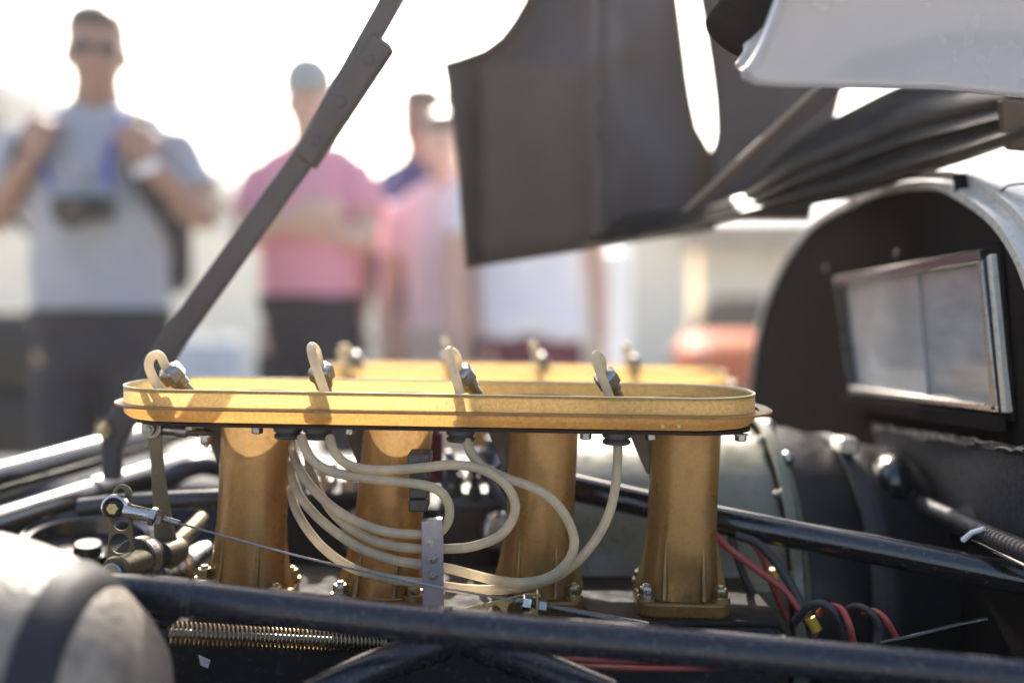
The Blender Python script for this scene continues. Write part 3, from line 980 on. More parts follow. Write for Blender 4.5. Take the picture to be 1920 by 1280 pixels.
# ------------------------------------------------------------------ hose loops and hex unions in the trays
def union_loop(pxf, pyf, top_px, in_px, lean, label, which):
    """hex union standing in the tray and the hose that loops out of it"""
    u = tray_u(pxf)
    t = thing('hose_union', 'tilted hex union in the near tray, ' + which, 'hose fitting', TP(u, -.005, HFLO), 'hex unions in the trays')
    q0 = P(pxf, pyf + 22, .735)
    ax = (P(pxf + lean[0], pyf + lean[1], .735 - .006) - P(pxf, pyf, .735)).normalized()
    b = MB(); b.lathe(q0 - ax * .013, ax, [(0, .0048), (.012, .0048), (.012, .0066), (.0165, .0066)], 16); b.build('stem', 'cad', t, smooth=30)
    b = MB(); b.lathe(q0 + ax * .0035, ax, [(0, .0088), (.001, .0096), (.0085, .0096), (.0105, .0084), (.0118, .0055)], 6, phase=.4); b.build('hex_nut', 'dsteel', t, smooth=20, bevel=.0004)
    b = MB(); b.lathe(q0 - ax * .003, ax, [(0, .0064), (.0062, .0064)], 20); b.build('collar', 'steel', t, smooth=30)
    return q0 + ax * .012, ax, t


LOOPS = [
    (337, 694, (-20, -22), [(318, 682, .732), (300, 667, .730), (285, 668, .727), (279, 685, .724), (287, 708, .722), (299, 732, .720), (306, 760, .718)], 'nearest the throttle levers', 'looping high over the lever end of the tray'),
    (607, 696, (-6, -26), [(600, 680, .735), (592, 656, .727), (584, 650, .716), (586, 668, .708), (597, 700, .704), (609, 735, .702), (616, 765, .702)], 'second from the throttle levers', 'second loop from the throttle levers'),
    (880, 698, (-18, -24), [(872, 690, .735), (856, 668, .727), (843, 657, .716), (843, 672, .708), (853, 702, .704), (862, 735, .702), (868, 765, .702)], 'second from the cockpit', 'second loop from the cockpit'),
    (1147, 704, (-14, -24), [(1140, 696, .735), (1128, 676, .727), (1119, 664, .716), (1119, 680, .710), (1129, 707, .706), (1141, 738, .704), (1149, 765, .704)], 'nearest the cockpit', 'short loop nearest the cockpit'),
]
un = []
for pxf, pyf, lean, pts, which, wl in LOOPS:
    end, ax, tt = union_loop(pxf, pyf, None, None, lean, None, which)
    un.append(tt)
    path = [end - ax * .004, end + ax * .004] + [P(*p) for p in pts[1:]]
    b = MB(); b.tube(catmull(path, 7), .00335, 14)
    h = b.build('hose_loop', 'hose', smooth=60)
    tag(h, 'milky hose above the near tray, ' + wl, 'hose', 'hose loops above the trays')
    un.append(h)
fl = ['first from the levers', 'second from the levers', 'third from the levers', 'fourth from the levers']
for i in range(4):
    for o in un[2 * i:2 * i + 2]:
        c = copy_tree(o); c.location = o.location + SH2
        c['label'] = ('blurred hex union in the far tray, ' if o.name.startswith('hose_union') else 'blurred milky hose loop above the far tray, ') + fl[i]

# ------------------------------------------------------------------ long hoses below the tray
GR = [(561, 803), (614, 804), (871, 811), (1152, 815)]
HOSE = [
    ([(565, 818, .700), (573, 842, .694), (592, 868, .688), (630, 886, .684), (690, 897, .680), (745, 903, .680), (795, 909, .680), (825, 921, .680), (841, 945, .681), (842, 970, .682), (832, 990, .681), (815, 1001, .680), (780, 1001, .680), (735, 998, .681), (690, 986, .684), (640, 962, .690), (595, 925, .698), (565, 885, .712), (550, 850, .735), (548, 825, .76)], 'the shortest loop through the clamp'),
    ([(618, 819, .700), (626, 845, .692), (648, 868, .684), (690, 880, .680), (745, 880, .680), (795, 876, .680), (850, 871, .680), (905, 880, .680), (945, 905, .680), (965, 940, .681), (960, 975, .682), (935, 1005, .681), (890, 1023, .680), (845, 1028, .680), (785, 1028, .681), (735, 1022, .683), (685, 1006, .688), (635, 972, .696), (600, 925, .710), (582, 880, .73), (576, 845, .76)], 'the second loop, bending back before the third trumpet'),
    ([(875, 826, .700), (884, 850, .694), (908, 876, .688), (950, 896, .684), (1000, 914, .682), (1040, 941, .680), (1066, 978, .680), (1077, 1018, .680), (1063, 1055, .680), (1030, 1081, .680), (980, 1092, .680), (930, 1087, .680), (880, 1075, .680), (840, 1065, .680), (785, 1057, .681), (730, 1047, .684), (670, 1024, .688), (610, 982, .696), (570, 940, .708), (552, 905, .725), (545, 870, .75)], 'the third loop, crossing the third trumpet'),
    ([(1158, 829, .700), (1158, 860, .697), (1154, 910, .692), (1142, 962, .688), (1116, 1012, .685), (1076, 1058, .683), (1030, 1086, .684), (975, 1101, .683), (920, 1105, .681), (870, 1103, .680), (830, 1098, .680), (780, 1091, .681), (720, 1082, .684), (660, 1064, .688), (610, 1030, .696), (575, 990, .708), (553, 950, .722), (545, 915, .745)], 'longest and lowest loop, nearest the cockpit'),
]
for i, (pts, lab) in enumerate(HOSE):
    b = MB(); b.tube(catmull([P(*p) for p in pts], 7), .00335, 14)
    tag(b.build('fuel_hose', 'hose', smooth=60), 'milky translucent hose under the near tray, ' + lab, 'hose', 'milky hoses under the near tray')
    px, py = GR[i]
    c = TP(tray_u(px), -.042, HFLO - .0026)
    b = MB(); b.lathe(c, -TW, [(0, .0098), (.0016, .0104), (.0036, .0100), (.0042, .0085), (.0052, .0088), (.0064, .0102), (.0082, .0098), (.0088, .0085)], 28)
    tag(b.build('rubber_grommet', 'rubber', smooth=50), 'black rubber grommet under the tray, ' + ('first', 'second', 'third', 'fourth')[i] + ' counted from the throttle levers', 'grommet', 'grommets under the near tray')

# black clamp on the second trumpet
t = thing('hose_clamp', 'black rubber clamp blocks on the second trumpet holding two hoses', 'clamp', P(786, 960, .70))
for y0, y1, x0, x1, Y in ((851, 872, 764, 806, .683), (884, 908, 768, 803, .687), (914, 934, 767, 803, .687), (936, 959, 766, 801, .688)):
    a_, c_ = P(x0, y0, Y), P(x1, y1, Y)
    b = MB(); b.box((a_ + c_) / 2 + UY * .012, c_.x - a_.x, .026, a_.z - c_.z); b.build('block', 'rubber', t, bevel=.0012)
a_, c_ = P(770, 870, .694), P(800, 950, .694)
b = MB(); b.box((a_ + c_) / 2 + UY * .008, c_.x - a_.x, .012, a_.z - c_.z); b.build('backing_strip', 'rubber', t, bevel=.001)
for y in (896, 925):
    b = MB(); b.lathe(P(786, y, .687), -UY, [(0, .0018), (.0006, .0018), (.0008, .001)], 12); b.build('rivet', 'dsteel', t)

# metal bracket strip with three nuts
t = thing('bracket_strip', 'dull pinkish aluminium strip with three nuts clamping the milky hoses', 'bracket', P(812, 1135, .672))
b = MB()
fr = [P(790, 978, .672), P(800, 976, .672), P(829, 973, .672), P(831, 1000, .672), P(832, 1150, .672), P(793, 1150, .672)]
b.prism(fr, UY * .0016)
b.build('strip', 'alu', t, smooth=20, bevel=.0005)
b = MB(); b.prism([P(789, 978, .6735), P(829, 973, .6735), P(829, 977, .6735), P(789, 982, .6735)], UY * .010); b.build('folded_top', 'alu', t, smooth=20, bevel=.0004)
b = MB(); b.prism([P(791, 990, .690), P(830, 990, .690), P(832, 1150, .690), P(793, 1150, .690)], UY * .0015); b.build('back_strip', 'alu', t, smooth=20, bevel=.0004)
for x, y in ((807, 1015), (810, 1047), (811, 1079)):
    hexbolt(t, P(x, y, .672), -UY, .0030, .0022, 'dsteel', washer=True, stud=True, name='nut', ph=.3)

# ------------------------------------------------------------------ throttle cable, levers
t = thing('throttle_cable', 'thin braided steel cable running from the drilled lever to the adjuster', 'cable', P(650, 1060, .68))
c0, c1 = P(330, 979, .690), P(972, 1127, .664)
pa = [c0.lerp(c1, i / 40) - UZ * (.004 * math.sin(math.pi * i / 40)) for i in range(41)]
x, y, a = frame(c1 - c0)
for s in range(3):
    b = MB()
    pts = []
    for i in range(240):
        k = i / 239 * 40
        q = pa[int(min(k, 39))].lerp(pa[int(min(k, 39)) + 1], k - int(min(k, 39)))
        an = i * .55 + s * 2.094
        pts.append(q + (x * math.cos(an) + y * math.sin(an)) * .00042)
    b.tube(pts, .00052, 5); b.build('strand', 'strand', t)
b = MB(); b.lathe(P(305, 972, .690), c0 - P(305, 972, .690), [(0, .0021), (.0118, .0021), (.0121, .0014)], 14); b.build('ferrule', 'dsteel', t)

t = thing('rod_end', 'polished rod end with marked bolt on the drilled short lever', 'rod end', P(213, 953, .685))
rc = P(213, 953, .682)
b = MB(); b.lathe(rc, UY, [(.001, .0068), (-.0004, .0078), (.001, .0093), (.0058, .0093), (.0072, .0082), (.0068, .0068)], 32, caps=False); b.build('eye', 'steel', t, smooth=30)
b = MB(); b.lathe(rc + UY * .0005, UY, [(0.0012, .0050), (.0028, .0067), (.006, .0050)], 24); b.build('ball', 'rubber', t)
hexbolt(t, rc + UY * .0005, -UY, .0042, .0034, 'cad', washer=False, stud=False)
b = MB(); b.tube([P(232, 957, .686), P(248, 960, .687), P(276, 965, .688), P(286, 967, .688)], [.0066, .0052, .0048, .0048], 18); b.build('shank', 'steel', t)
dv = P(330, 979, .69) - P(276, 965, .688)
b = MB(); b.lathe(P(281, 966, .688), dv, [(0, .0062), (.0006, .0068), (.0036, .0068), (.0042, .0062)], 6); b.build('lock_nut', 'steel', t, smooth=20)
b = MB(); b.lathe(P(295, 970, .689), dv, [(0, .0054), (.0005, .0060), (.0036, .0060), (.0042, .0052)], 6, phase=.5); b.build('lock_nut', 'dsteel', t, smooth=20)

t = thing('drilled_lever', 'short olive lever plate with lightening holes at the cable end', 'lever', P(227, 1075, .69))
Yl = .693
ol = []
for i in range(9):
    a = math.pi * i / 8
    ol.append(P(228 + 18 * math.cos(a), 926 - 18 * math.sin(a), Yl))
ol += [P(207, 960, Yl), P(198, 1062, Yl), P(200, 1090, Yl), P(255, 1090, Yl), P(253, 1062, Yl), P(247, 975, Yl)]
hs = [circ(P(226, 924, Yl), .0032, UX, UZ, 16), circ(P(226, 980, Yl), .0056, UX, UZ, 20), circ(P(224, 1019, Yl), .0072, UX, UZ, 24)]
b = MB(); b.plate(ol, hs, UY * .0028); b.build('plate', 'olive', t, smooth=25, bevel=.0004)
b = MB(); b.lathe(P(214, 1072, .664), P(262, 1052, .70) - P(214, 1072, .664), [(0, .0095), (.003, .0105), (.004, .0085), (.012, .0088), (.040, .0090)], 28); b.build('boss', 'olive', t)
b = MB(); b.lathe(P(208, 1076, .660), P(262, 1052, .70) - P(214, 1072, .664), [(0, .0060), (.001, .0072), (.004, .0072)], 24); b.build('retaining_ring', 'dsteel', t)

t = thing('pivot_shaft', 'dark bearing drum and shaft carrying the throttle levers', 'shaft', P(270, 1080, .72))
dv = (P(335, 1025, .76) - P(250, 1050, .70)).normalized()
b = MB(); b.lathe(P(250, 1050, .704), dv, [(0, .006), (0, .0145), (.001, .0155), (.016, .0155), (.017, .0145), (.017, .010), (.05, .0095)], 36); b.build('drum', 'rubber', t, smooth=35)
b = MB(); b.lathe(P(250, 1050, .704) + dv * .0035, dv, [(0, .0157), (.009, .0157)], 36); b.build('band', 'dsteel', t, smooth=35)
b = MB(); b.lathe(P(318, 1036, .742), dv, [(-.012, .0092), (.004, .0095), (.012, .0095)], 28); b.build('sleeve', 'olive', t)

t = thing('tall_lever', 'tall tapered olive lever plate under the lever end of the tray', 'lever', P(320, 1060, .745))
Yl = .745
b = MB()
ol = [(273, 818), (270, 803), (274, 790), (284, 784), (295, 790), (300, 803), (302, 830), (306, 880), (313, 935), (326, 1000), (338, 1035), (336, 1058), (320, 1068), (300, 1062), (290, 1045), (288, 1000), (285, 930), (282, 870), (279, 840)]
b.plate([P(a, c, Yl) for a, c in ol], [], UY * .004); b.build('plate', 'olive', t, smooth=25, bevel=.0006)
hexbolt(t, P(283, 803, Yl - .011), -UY, .0048, .004, 'dsteel')
b = MB(); b.lathe(P(283, 803, Yl - .011), UY, [(0, .0072), (.001, .0078), (.009, .0078), (.0105, .006)], 24); b.build('rod_end_eye', 'dsteel', t)
b = MB(); b.tube([P(292, 803, Yl - .005), P(330, 806, Yl), P(332, 806, Yl), P(352, 808, Yl), P(353, 808, Yl), P(430, 818, Yl + .02)], [.0048, .0042, .0052, .0052, .0036, .0036], 14); b.build('link_rod', 'dsteel', t, smooth=30)
hexbolt(t, P(386, 815, .735), -UZ, .0042, .006, 'steel', name='nut')

# knuckle, brass stub behind the levers
t = thing('ball_joint', 'shiny round joint housing just behind the levers', 'joint', P(345, 1075, .78))
b = MB(); b.ell(P(340, 1062, .78), .014, .014, .014); b.lathe(P(335, 1068, .775), P(372, 1040, .80) - P(335, 1068, .775), [(0, .012), (.012, .0125), (.016, .010), (.03, .0095), (.04, .006)], 24); b.build('housing', 'steel', t, smooth=50)
hexbolt(t, P(384, 1082, .722), UZ, .0058, .006, 'cad', name='nut')
b = MB(); b.tube([P(330, 1022, .80), P(380, 972, .84)], [.0065, .0065], 16)
tag(b.build('brass_stub', 'cad', smooth=50), 'short brass rod stub behind the tall lever', 'rod')

# cable adjuster bracket
t = thing('cable_adjuster', 'threaded cable adjuster held in a drilled sheet bracket', 'adjuster', P(1000, 1150, .665))
Yb = .668
b = MB()
b.plate([P(870, 1140, Yb), P(985, 1113, Yb), P(1010, 1110, Yb), P(1014, 1118, Yb), P(1012, 1180, Yb), P(870, 1180, Yb)], [circ(P(927, 1147, Yb), .0045, UX, UZ, 18), circ(P(968, 1143, Yb), .006, UX, UZ, 20)], UY * .0018)
b.build('sheet', 'cad', t, smooth=25, bevel=.0004)
b = MB(); b.prism([P(1006, 1112, .660), P(1010, 1111, .660), P(1008, 1180, .660), P(1003, 1180, .660)], UY * .010); b.build('folded_tab', 'cad', t, smooth=25, bevel=.0004)
ta, tb_ = P(968, 1126, .664), P(1215, 1172, .672)
b = MB()
prof = []
L_ = (tb_ - ta).length
k = 0.
while k < L_:
    prof += [(k, .0021), (k + .0005, .0026)]
    k += .001
b.lathe(ta, tb_ - ta, prof, 14); b.build('threaded_rod', 'dsteel', t, smooth=60)
for xx, hh in ((987, 0), (1015, 1)):
    q = ta.lerp(tb_, (xx - 968) / 247)
    b = MB(); b.lathe(q, tb_ - ta, [(-.003, .0048), (-.0024, .0054), (.0024, .0054), (.003, .0048)], 6, phase=.25); b.build('lock_nut', 'steel' if hh == 0 else 'dsteel', t, smooth=20)

# coil spring
t = thing('coil_spring', 'long brass return spring lying below the front chassis tube', 'spring', P(500, 1210, .66))
s0, s1 = P(318, 1186, .640), P(722, 1206, .700)
x, y, a = frame(s1 - s0)
pts = []
TURN = 50
for i in range(TURN * 14 + 1):
    an = 2 * math.pi * i / 14
    kk = i / (TURN * 14)
    pts.append(s0.lerp(s1, kk) + (x * math.cos(an) + y * math.sin(an)) * (.0071 - .0006 * kk))
b = MB(); b.tube(pts, .00085, 6); b.build('coils', 'brass', t, smooth=80)
b = MB(); b.lathe(s1, s1 - s0, [(-.004, .004), (.004, .004), (.004, .0065), (.016, .0065), (.016, .0045), (.03, .0045)], 6); b.build('end_fitting', 'dsteel', t, smooth=25)
b = MB(); b.tube([s0, s0.lerp(s1, .5), s1], .003, 10); b.build('guide_rod', 'dsteel', t)

# ------------------------------------------------------------------ chassis tubes
def ctube(label, pts, r, m='tube', extra=None, n=28, k=6, name='chassis_tube'):
    t = thing(name, label, 'chassis tube', P(*pts[0]), 'chassis tubes around the engine')
    b = MB(); b.tube(catmull([P(*p) for p in pts], k), r, n); b.build('tube', m, t, smooth=60)
    return t


t = ctube('long navy black tube crossing the whole foreground below the trumpets', [(-80, 1090, .610), (180, 1106, .607), (355, 1120, .605), (760, 1166, .60), (1300, 1214, .588), (1920, 1272, .57), (2100, 1290, .565)], .0113)
for px, py, Y in ((357, 1121, .605), (838, 1174, .5985), (1462, 1229.5, .5845)):
    d_ = P(px + 30, py + 3, Y) - P(px, py, Y)
    b = MB(); b.lathe(P(px, py, Y), d_, [(-.0025, .0112), (-.0015, .0122), (0, .0117), (.0015, .0123), (.003, .0112)], 28); b.build('weld_bead', 'tube', t)
b = MB()
b.prism([P(225, 1130, .603), P(352, 1135, .603), P(340, 1158, .603), P(318, 1176, .603)], UY * .004)
b.build('gusset_plate', 'tube', t, smooth=20, bevel=.001)

ctube('black tube sloping from behind the fourth trumpet down to the cockpit bulkhead', [(1020, 900, .83), (1085, 916, .822), (1350, 975, .79), (1650, 1032, .745), (1920, 1086, .705), (2050, 1112, .69)], .0113, 'tubeb')
t = ctube('thick glossy black tube with collar at the far left rising behind the levers', [(-90, 1012, .76), (440, 838, 1.20)], .0150, 'tubeg', k=12)
e0, e1 = P(-90, 1012, .76), P(440, 838, 1.20)
d_ = e1 - e0
b = MB(); b.lathe(e0.lerp(e1, .40), d_, [(-.014, .0152), (-.012, .0172), (.012, .0172), (.014, .0152)], 28); b.build('collar', 'tubeg', t)
ctube('uppermost glossy black tube at the far left, behind the prop rod', [(-90, 922, .82), (600, 730, 1.52)], .0165, 'tubeg', k=12)
ctube('thin level black tube between the drilled lever and the first trumpet', [(150, 952, .82), (250, 942, .82), (420, 934, .82), (560, 930, .82)], .0078, 'tubel')
ctube('short bent black tube behind the tall lever', [(300, 905, 1.0), (345, 880, 1.0), (385, 872, 1.02), (440, 885, 1.04)], .011, 'tubel')
ctube('lower diagonal tube under the middle of the foreground tube', [(560, 1320, .60), (700, 1252, .62), (830, 1206, .66)], .0113)
ctube('lower diagonal tube falling towards the cockpit below the foreground tube', [(880, 1200, .66), (1010, 1250, .63), (1150, 1310, .60)], .0113)
# dark lower bowl left: brake drum like ring
t = thing('rear_drum', 'dark round drum lying low behind the drilled lever', 'drum', P(170, 1000, .82))
b = MB(); b.lathe(P(165, 1010, .82), Vector((.1, -.15, 1)), [(-.04, .050), (-.01, .052), (0, .052), (.002, .050), (.0, .046), (-.012, .042), (-.012, .012), (-.004, .010)], 40); b.build('shell', 'tubeb', t, smooth=40)
b = MB(); b.lathe(P(165, 1010, .82), Vector((.1, -.15, 1)), [(.000, .0525), (.0035, .053), (.005, .0515), (.003, .049)], 40, caps=False); b.build('lip', 'tubeb', t)

# red wires below the front tube
for i, (pts, lab) in enumerate((([(900, 1200, .66), (960, 1226, .635), (1080, 1236, .63), (1250, 1243, .63), (1440, 1247, .63)], 'thin red wire running below the foreground tube, the upper of two'), ([(900, 1205, .66), (1010, 1240, .63), (1130, 1250, .625), (1260, 1253, .625), (1420, 1250, .625)], 'thin red wire running below the foreground tube, the lower of two'))):
    b = MB(); b.tube(catmull([P(*p) for p in pts], 6), .0016, 8)
    tag(b.build('red_wire', 'red', smooth=60), lab, 'wire', 'red wires')
t = thing('paper_tag', 'small pale scrap caught low beside the glass cloth pod', 'tag', P(382, 1240, .66))
b = MB(); b.prism([P(372, 1228, .66), P(394, 1238, .66), (P(390, 1252, .66)), P(376, 1246, .66)], (0, .0006, .0002)); b.build('scrap', 'wshirt', t, smooth=0)

# ------------------------------------------------------------------ foreground pod
t = thing('cloth_pod', 'cream glass cloth pod with a black strap in the near left corner', 'duct', P(100, 1400, .52))
A0 = P(-225, 1330, .52)
rings, srings = [], []
axd = Vector((.115, -.035, -.02))
NS = 26
def podring(s, extra=0.):
    c = A0 + Vector((s * .15, s * .012, -.008 * s))
    r = .098 * math.sqrt(max(.0001, 1 - max(0, s) ** 2.4)) + extra
    return [c + Vector((0, math.cos(a), math.sin(a))) * r * (1 + .0 * s) for a in [2 * math.pi * j / 40 for j in range(40)]]
b = MB(); b.loft([podring(-.9 + 1.895 * i / NS) for i in range(NS + 1)]); b.build('shell', 'pod', t, smooth=60)
b = MB(); b.loft([podring(.64, -.002), podring(.645, .0022), podring(.70, .0024), podring(.765, .0022), podring(.77, -.002)], caps=False); b.build('strap', 'strap', t, smooth=60)

# ------------------------------------------------------------------ bell housing, boot
CY, CZ = .955, .755
t = thing('bell_housing', 'sage green cast drum housing between the fourth trumpet and the cockpit', 'housing', (.14, CY, CZ - .15))
b = MB(); b.lathe((.0, CY, CZ), UX, [(0, .09), (.0, .135), (.01, .145), (.10, .146), (.165, .148), (.17, .150), (.18, .151), (.235, .150), (.245, .152), (.228, .160)], 72); b.build('casing', 'sage', t, smooth=40)
b = MB(); b.lathe((.228, CY, CZ), UX, [(0, .10), (0, .164), (.001, .165), (.008, .165), (.009, .164), (.009, .10)], 72); b.build('flange_ring', 'sage', t, smooth=30)
for i in range(14):
    a = 2 * math.pi * (i + .3) / 14
    hexbolt(t, (.228, CY + math.cos(a) * .157, CZ + math.sin(a) * .157), -UX, .004, .004, 'dsteel')
b = MB()
b.box((.18, CY - .148, CZ + .03), .09, .012, .02); b.build('rib', 'sage', t, bevel=.003)
t = thing('rubber_boot', 'black ribbed boot with strap clamp joining the drum to the cockpit bulkhead', 'boot', (.31, CY, CZ - .15))
b = MB(); b.lathe((.238, CY, CZ), UX, [(0, .158), (.004, .152), (.03, .150), (.055, .143), (.066, .135), (.072, .14), (.085, .142), (.092, .136), (.140, .128)], 64, caps=False); b.build('sleeve', 'boot', t, smooth=50)
b = MB(); b.lathe((.298, CY, CZ), UX, [(0, .142), (.001, .1445), (.011, .1445), (.012, .142)], 64, caps=False); b.build('strap', 'rubber', t, smooth=30)
b = MB(); b.box((.304, CY - .05, CZ + .142), .016, .03, .014); b.build('strap_buckle', 'steel', t, bevel=.002)
for a in (95, 120, 150):
    b = MB(); b.ell((.244, CY + math.cos(R(a)) * .155, CZ + math.sin(R(a)) * .155), .006, .006, .006); b.build('fastener', 'steel', t)

# valley equipment between the banks
t = thing('distributor', 'black distributor cap with leads between the trumpet banks', 'distributor', P(890, 1060, .90))
dc = P(892, 965, .90)
b = MB(); b.lathe(dc - UZ * .06, UZ, [(0, .022), (.03, .022), (.031, .034), (.05, .036), (.075, .033), (.085, .024), (.087, .01)], 32); b.build('cap', 'rubber', t, smooth=35)
for i in range(8):
    a = 2 * math.pi * i / 8
    q = dc + Vector((math.cos(a) * .024, math.sin(a) * .024, .018))
    b = MB(); b.lathe(q, UZ, [(0, .0065), (.012, .006), (.013, .0045), (.022, .0042)], 12); b.build('terminal', 'rubber', t)
    b = MB(); b.tube(catmull([q + UZ * .02, q + Vector((math.cos(a) * .012, math.sin(a) * .012, .034)), q + Vector((math.cos(a) * .03 + .01, math.sin(a) * .03, .028)), q + Vector((math.cos(a) * .05 + .03, math.sin(a) * .045, -.0))], 5), .0032, 8); b.build('lead', 'bluel', t)
b = MB(); b.lathe(dc + Vector((.022, -.04, -.005)), (.3, -1, .1), [(0, .017), (.012, .017), (.013, .013), (.006, .011)], 28); b.build('clip_ring', 'steel', t)
t = thing('metering_pump', 'dark fuel metering pump with silver unions between first and second trumpets', 'pump', P(640, 1060, .92))
pc_ = P(640, 960, .92)
b = MB(); b.box(pc_ + UZ * -.02, .10, .07, .09); b.build('body', 'black', t, bevel=.006)
for i in range(4):
    q = pc_ + Vector((-.036 + .024 * i, -.02, .025))
    b = MB(); b.lathe(q, UZ, [(0, .009), (.01, .009), (.011, .006), (.022, .006), (.024, .004)], 6); b.build('union', 'steel', t, smooth=25)
    b = MB(); b.lathe(q + Vector((0, .03, 0)), UZ, [(0, .008), (.02, .008), (.022, .005)], 14); b.build('plunger', 'dsteel', t)
b = MB(); b.lathe(pc_ + Vector((.03, -.036, -.01)), -UY, [(0, .024), (.008, .024), (.01, .02), (.016, .018)], 28); b.build('end_cover', 'dsteel', t)
t = thing('ignition_coil', 'pale metal can standing behind the hoses by the third trumpet', 'coil', P(925, 1010, 1.0))
q = P(925, 1000, 1.0)
b = MB(); b.lathe(q, UZ, [(0, .022), (.06, .022), (.062, .024), (.066, .024), (.068, .02)], 28); b.build('can', 'steel', t)
b = MB(); b.lathe(q + UZ * .068, UZ, [(0, .017), (.008, .016), (.02, .008), (.03, .008)], 20); b.build('top', 'rubber', t)
t = thing('red_filter', 'maroon canister just behind the second trumpet', 'canister', P(815, 900, .84))
b = MB(); b.lathe(P(812, 905, .83), UZ, [(0, .007), (.002, .008), (.042, .008), (.045, .005)], 20); b.build('can', 'maroon', t)
b = MB(); b.lathe(P(812, 905, .83) + UZ * .045, UZ, [(0, .005), (.006, .005)], 10); b.build('cap', 'dsteel', t)
for i in range(4):
    b = MB(); b.tube(catmull([P(1000, 872 + 9 * i, 1.02), P(1090, 868 + 10 * i, 1.0), P(1160, 874 + 9 * i, .98), P(1240, 900 + 8 * i, .96), P(1340, 960, .95)], 6), .0042, 10)
    tag(b.build('spark_lead', 'bluel', smooth=60), 'blue black plug lead behind the longest hose, ' + ('top', 'second', 'third', 'lowest')[i] + ' of four', 'lead', 'plug leads behind the trumpets')

# ------------------------------------------------------------------ wires right of the fourth trumpet
W_ = [
    ([(1330, 990, .775), (1360, 1022, .765), (1420, 1068, .755), (1470, 1105, .745), (1500, 1145, .735), (1530, 1190, .73)], 'red', .0030, 'thick dull red wire sweeping down from the fourth trumpet'),
    ([(1395, 1000, .775), (1425, 1035, .77), (1440, 1075, .77), (1458, 1120, .77), (1475, 1160, .77)], 'red', .0026, 'red wire hanging behind the thick red wire'),
    ([(1380, 1003, .772), (1420, 1018, .765), (1455, 1055, .755), (1485, 1100, .745), (1510, 1150, .735), (1525, 1195, .73)], 'rubber', .0034, 'black wire arching beside the thick red wire'),
    ([(1370, 1005, .78), (1395, 1080, .775), (1430, 1140, .77), (1480, 1190, .76)], 'rubber', .0030, 'black wire falling straight down behind the fourth trumpet'),
    ([(1535, 1150, .73), (1555, 1136, .72), (1578, 1142, .71), (1592, 1170, .70), (1600, 1205, .70)], 'red', .0026, 'red wire loop low in the bay, nearer the fourth trumpet'),
    ([(1620, 1150, .72), (1640, 1146, .71), (1660, 1160, .70), (1680, 1195, .70)], 'red', .0026, 'red wire loop low in the bay, nearer the cockpit'),
    ([(1580, 1150, .72), (1605, 1136, .71), (1635, 1150, .70), (1648, 1180, .70), (1642, 1205, .70)], 'rubber', .0028, 'black wire loop between the two red wire loops'),
    ([(1490, 1165, .73), (1520, 1135, .72), (1545, 1132, .715), (1570, 1155, .71), (1585, 1200, .71)], 'rubber', .0030, 'black wire loop under the yellow sleeve'),
]
for pts, m, r, lab in W_:
    b = MB(); b.tube(catmull([P(*p) for p in pts], 7), r, 10)
    tag(b.build('loose_wire', m, smooth=60), lab, 'wire', 'loose wires beside the fourth trumpet')
for (p0, p1, lab) in (((1446, 1066, .768), (1450, 1086, .768), 'yellow sleeve on the red wire, the upper one'), ((1519, 1158, .728), (1532, 1182, .726), 'yellow sleeve on the loose wires, the lower one')):
    b = MB(); b.tube([P(*p0), P(*p1)], .0042, 12)
    tag(b.build('wire_sleeve', 'yellow', smooth=50), lab, 'sleeve', 'yellow wire sleeves')
for x_, y_, Y_ in ((1430, 1172, .72), (1384, 1122, .80)):
    q = P(x_, y_, Y_)
    tt = thing('stud_nut', 'plated nut on a stud low in the bay, ' + ('in front of the wires' if x_ > 1400 else 'close behind the fourth trumpet foot'), 'nut', q, 'stud nuts low in the bay')
    hexbolt(tt, q, UZ, .0062, .006, 'cad', name='nut')
    b = MB(); b.lathe(q - UZ * .05, UZ, [(0, .009), (.049, .009)], 14); b.build('pillar', 'black', tt)
b = MB(); b.tube(catmull([P(1650, 1205, .68), P(1720, 1190, .68), P(1790, 1172, .685), P(1850, 1160, .69)], 6), .0016, 8)
tag(b.build('loose_wire', 'tubeb', smooth=60), 'thin glossy black wire lying low near the cockpit bulkhead', 'wire', 'loose wires beside the fourth trumpet')

# ------------------------------------------------------------------ cockpit: bulkhead, arch, window
XB = .38
ARCH = [(1.62, -.42), (1.60, -.22), (1.576, -.125), (1.50, -.02), (1.402, .0405), (1.33, .070), (1.262, .0886), (1.20, .0965), (1.14, .101), (1.046, .106), (.973, .104), (.93, .1005), (.889, .095), (.853, .0836), (.814, .0685), (.784, .0533), (.759, .0342), (.739, .0120), (.722, -.02), (.708, -.07), (.700, -.14), (.698, -.30), (.698, -.42)]
ap = catmull([Vector((0, a, 1.03 + c)) for a, c in ARCH], 4)


def arch_ring(o, X):
    out = []
    n = len(ap)
    for i, p in enumerate(ap):
        tg = (ap[min(i + 1, n - 1)] - ap[max(i - 1, 0)]).normalized()
        nr = Vector((0, tg.z, -tg.y))
        out.append(Vector((X, p.y, p.z)) + nr * o * (1 if nr.z > -1 else 1))
    return out


# outward normal check: path runs from far side over the top to the near side
def sheet(b, rows):
    n = len(rows[0])
    vs = [v for r in rows for v in r]
    fs = [(i * n + j, i * n + j + 1, (i + 1) * n + j + 1, (i + 1) * n + j) for i in range(len(rows) - 1) for j in range(n - 1)]
    b.add(vs, fs)
    return b


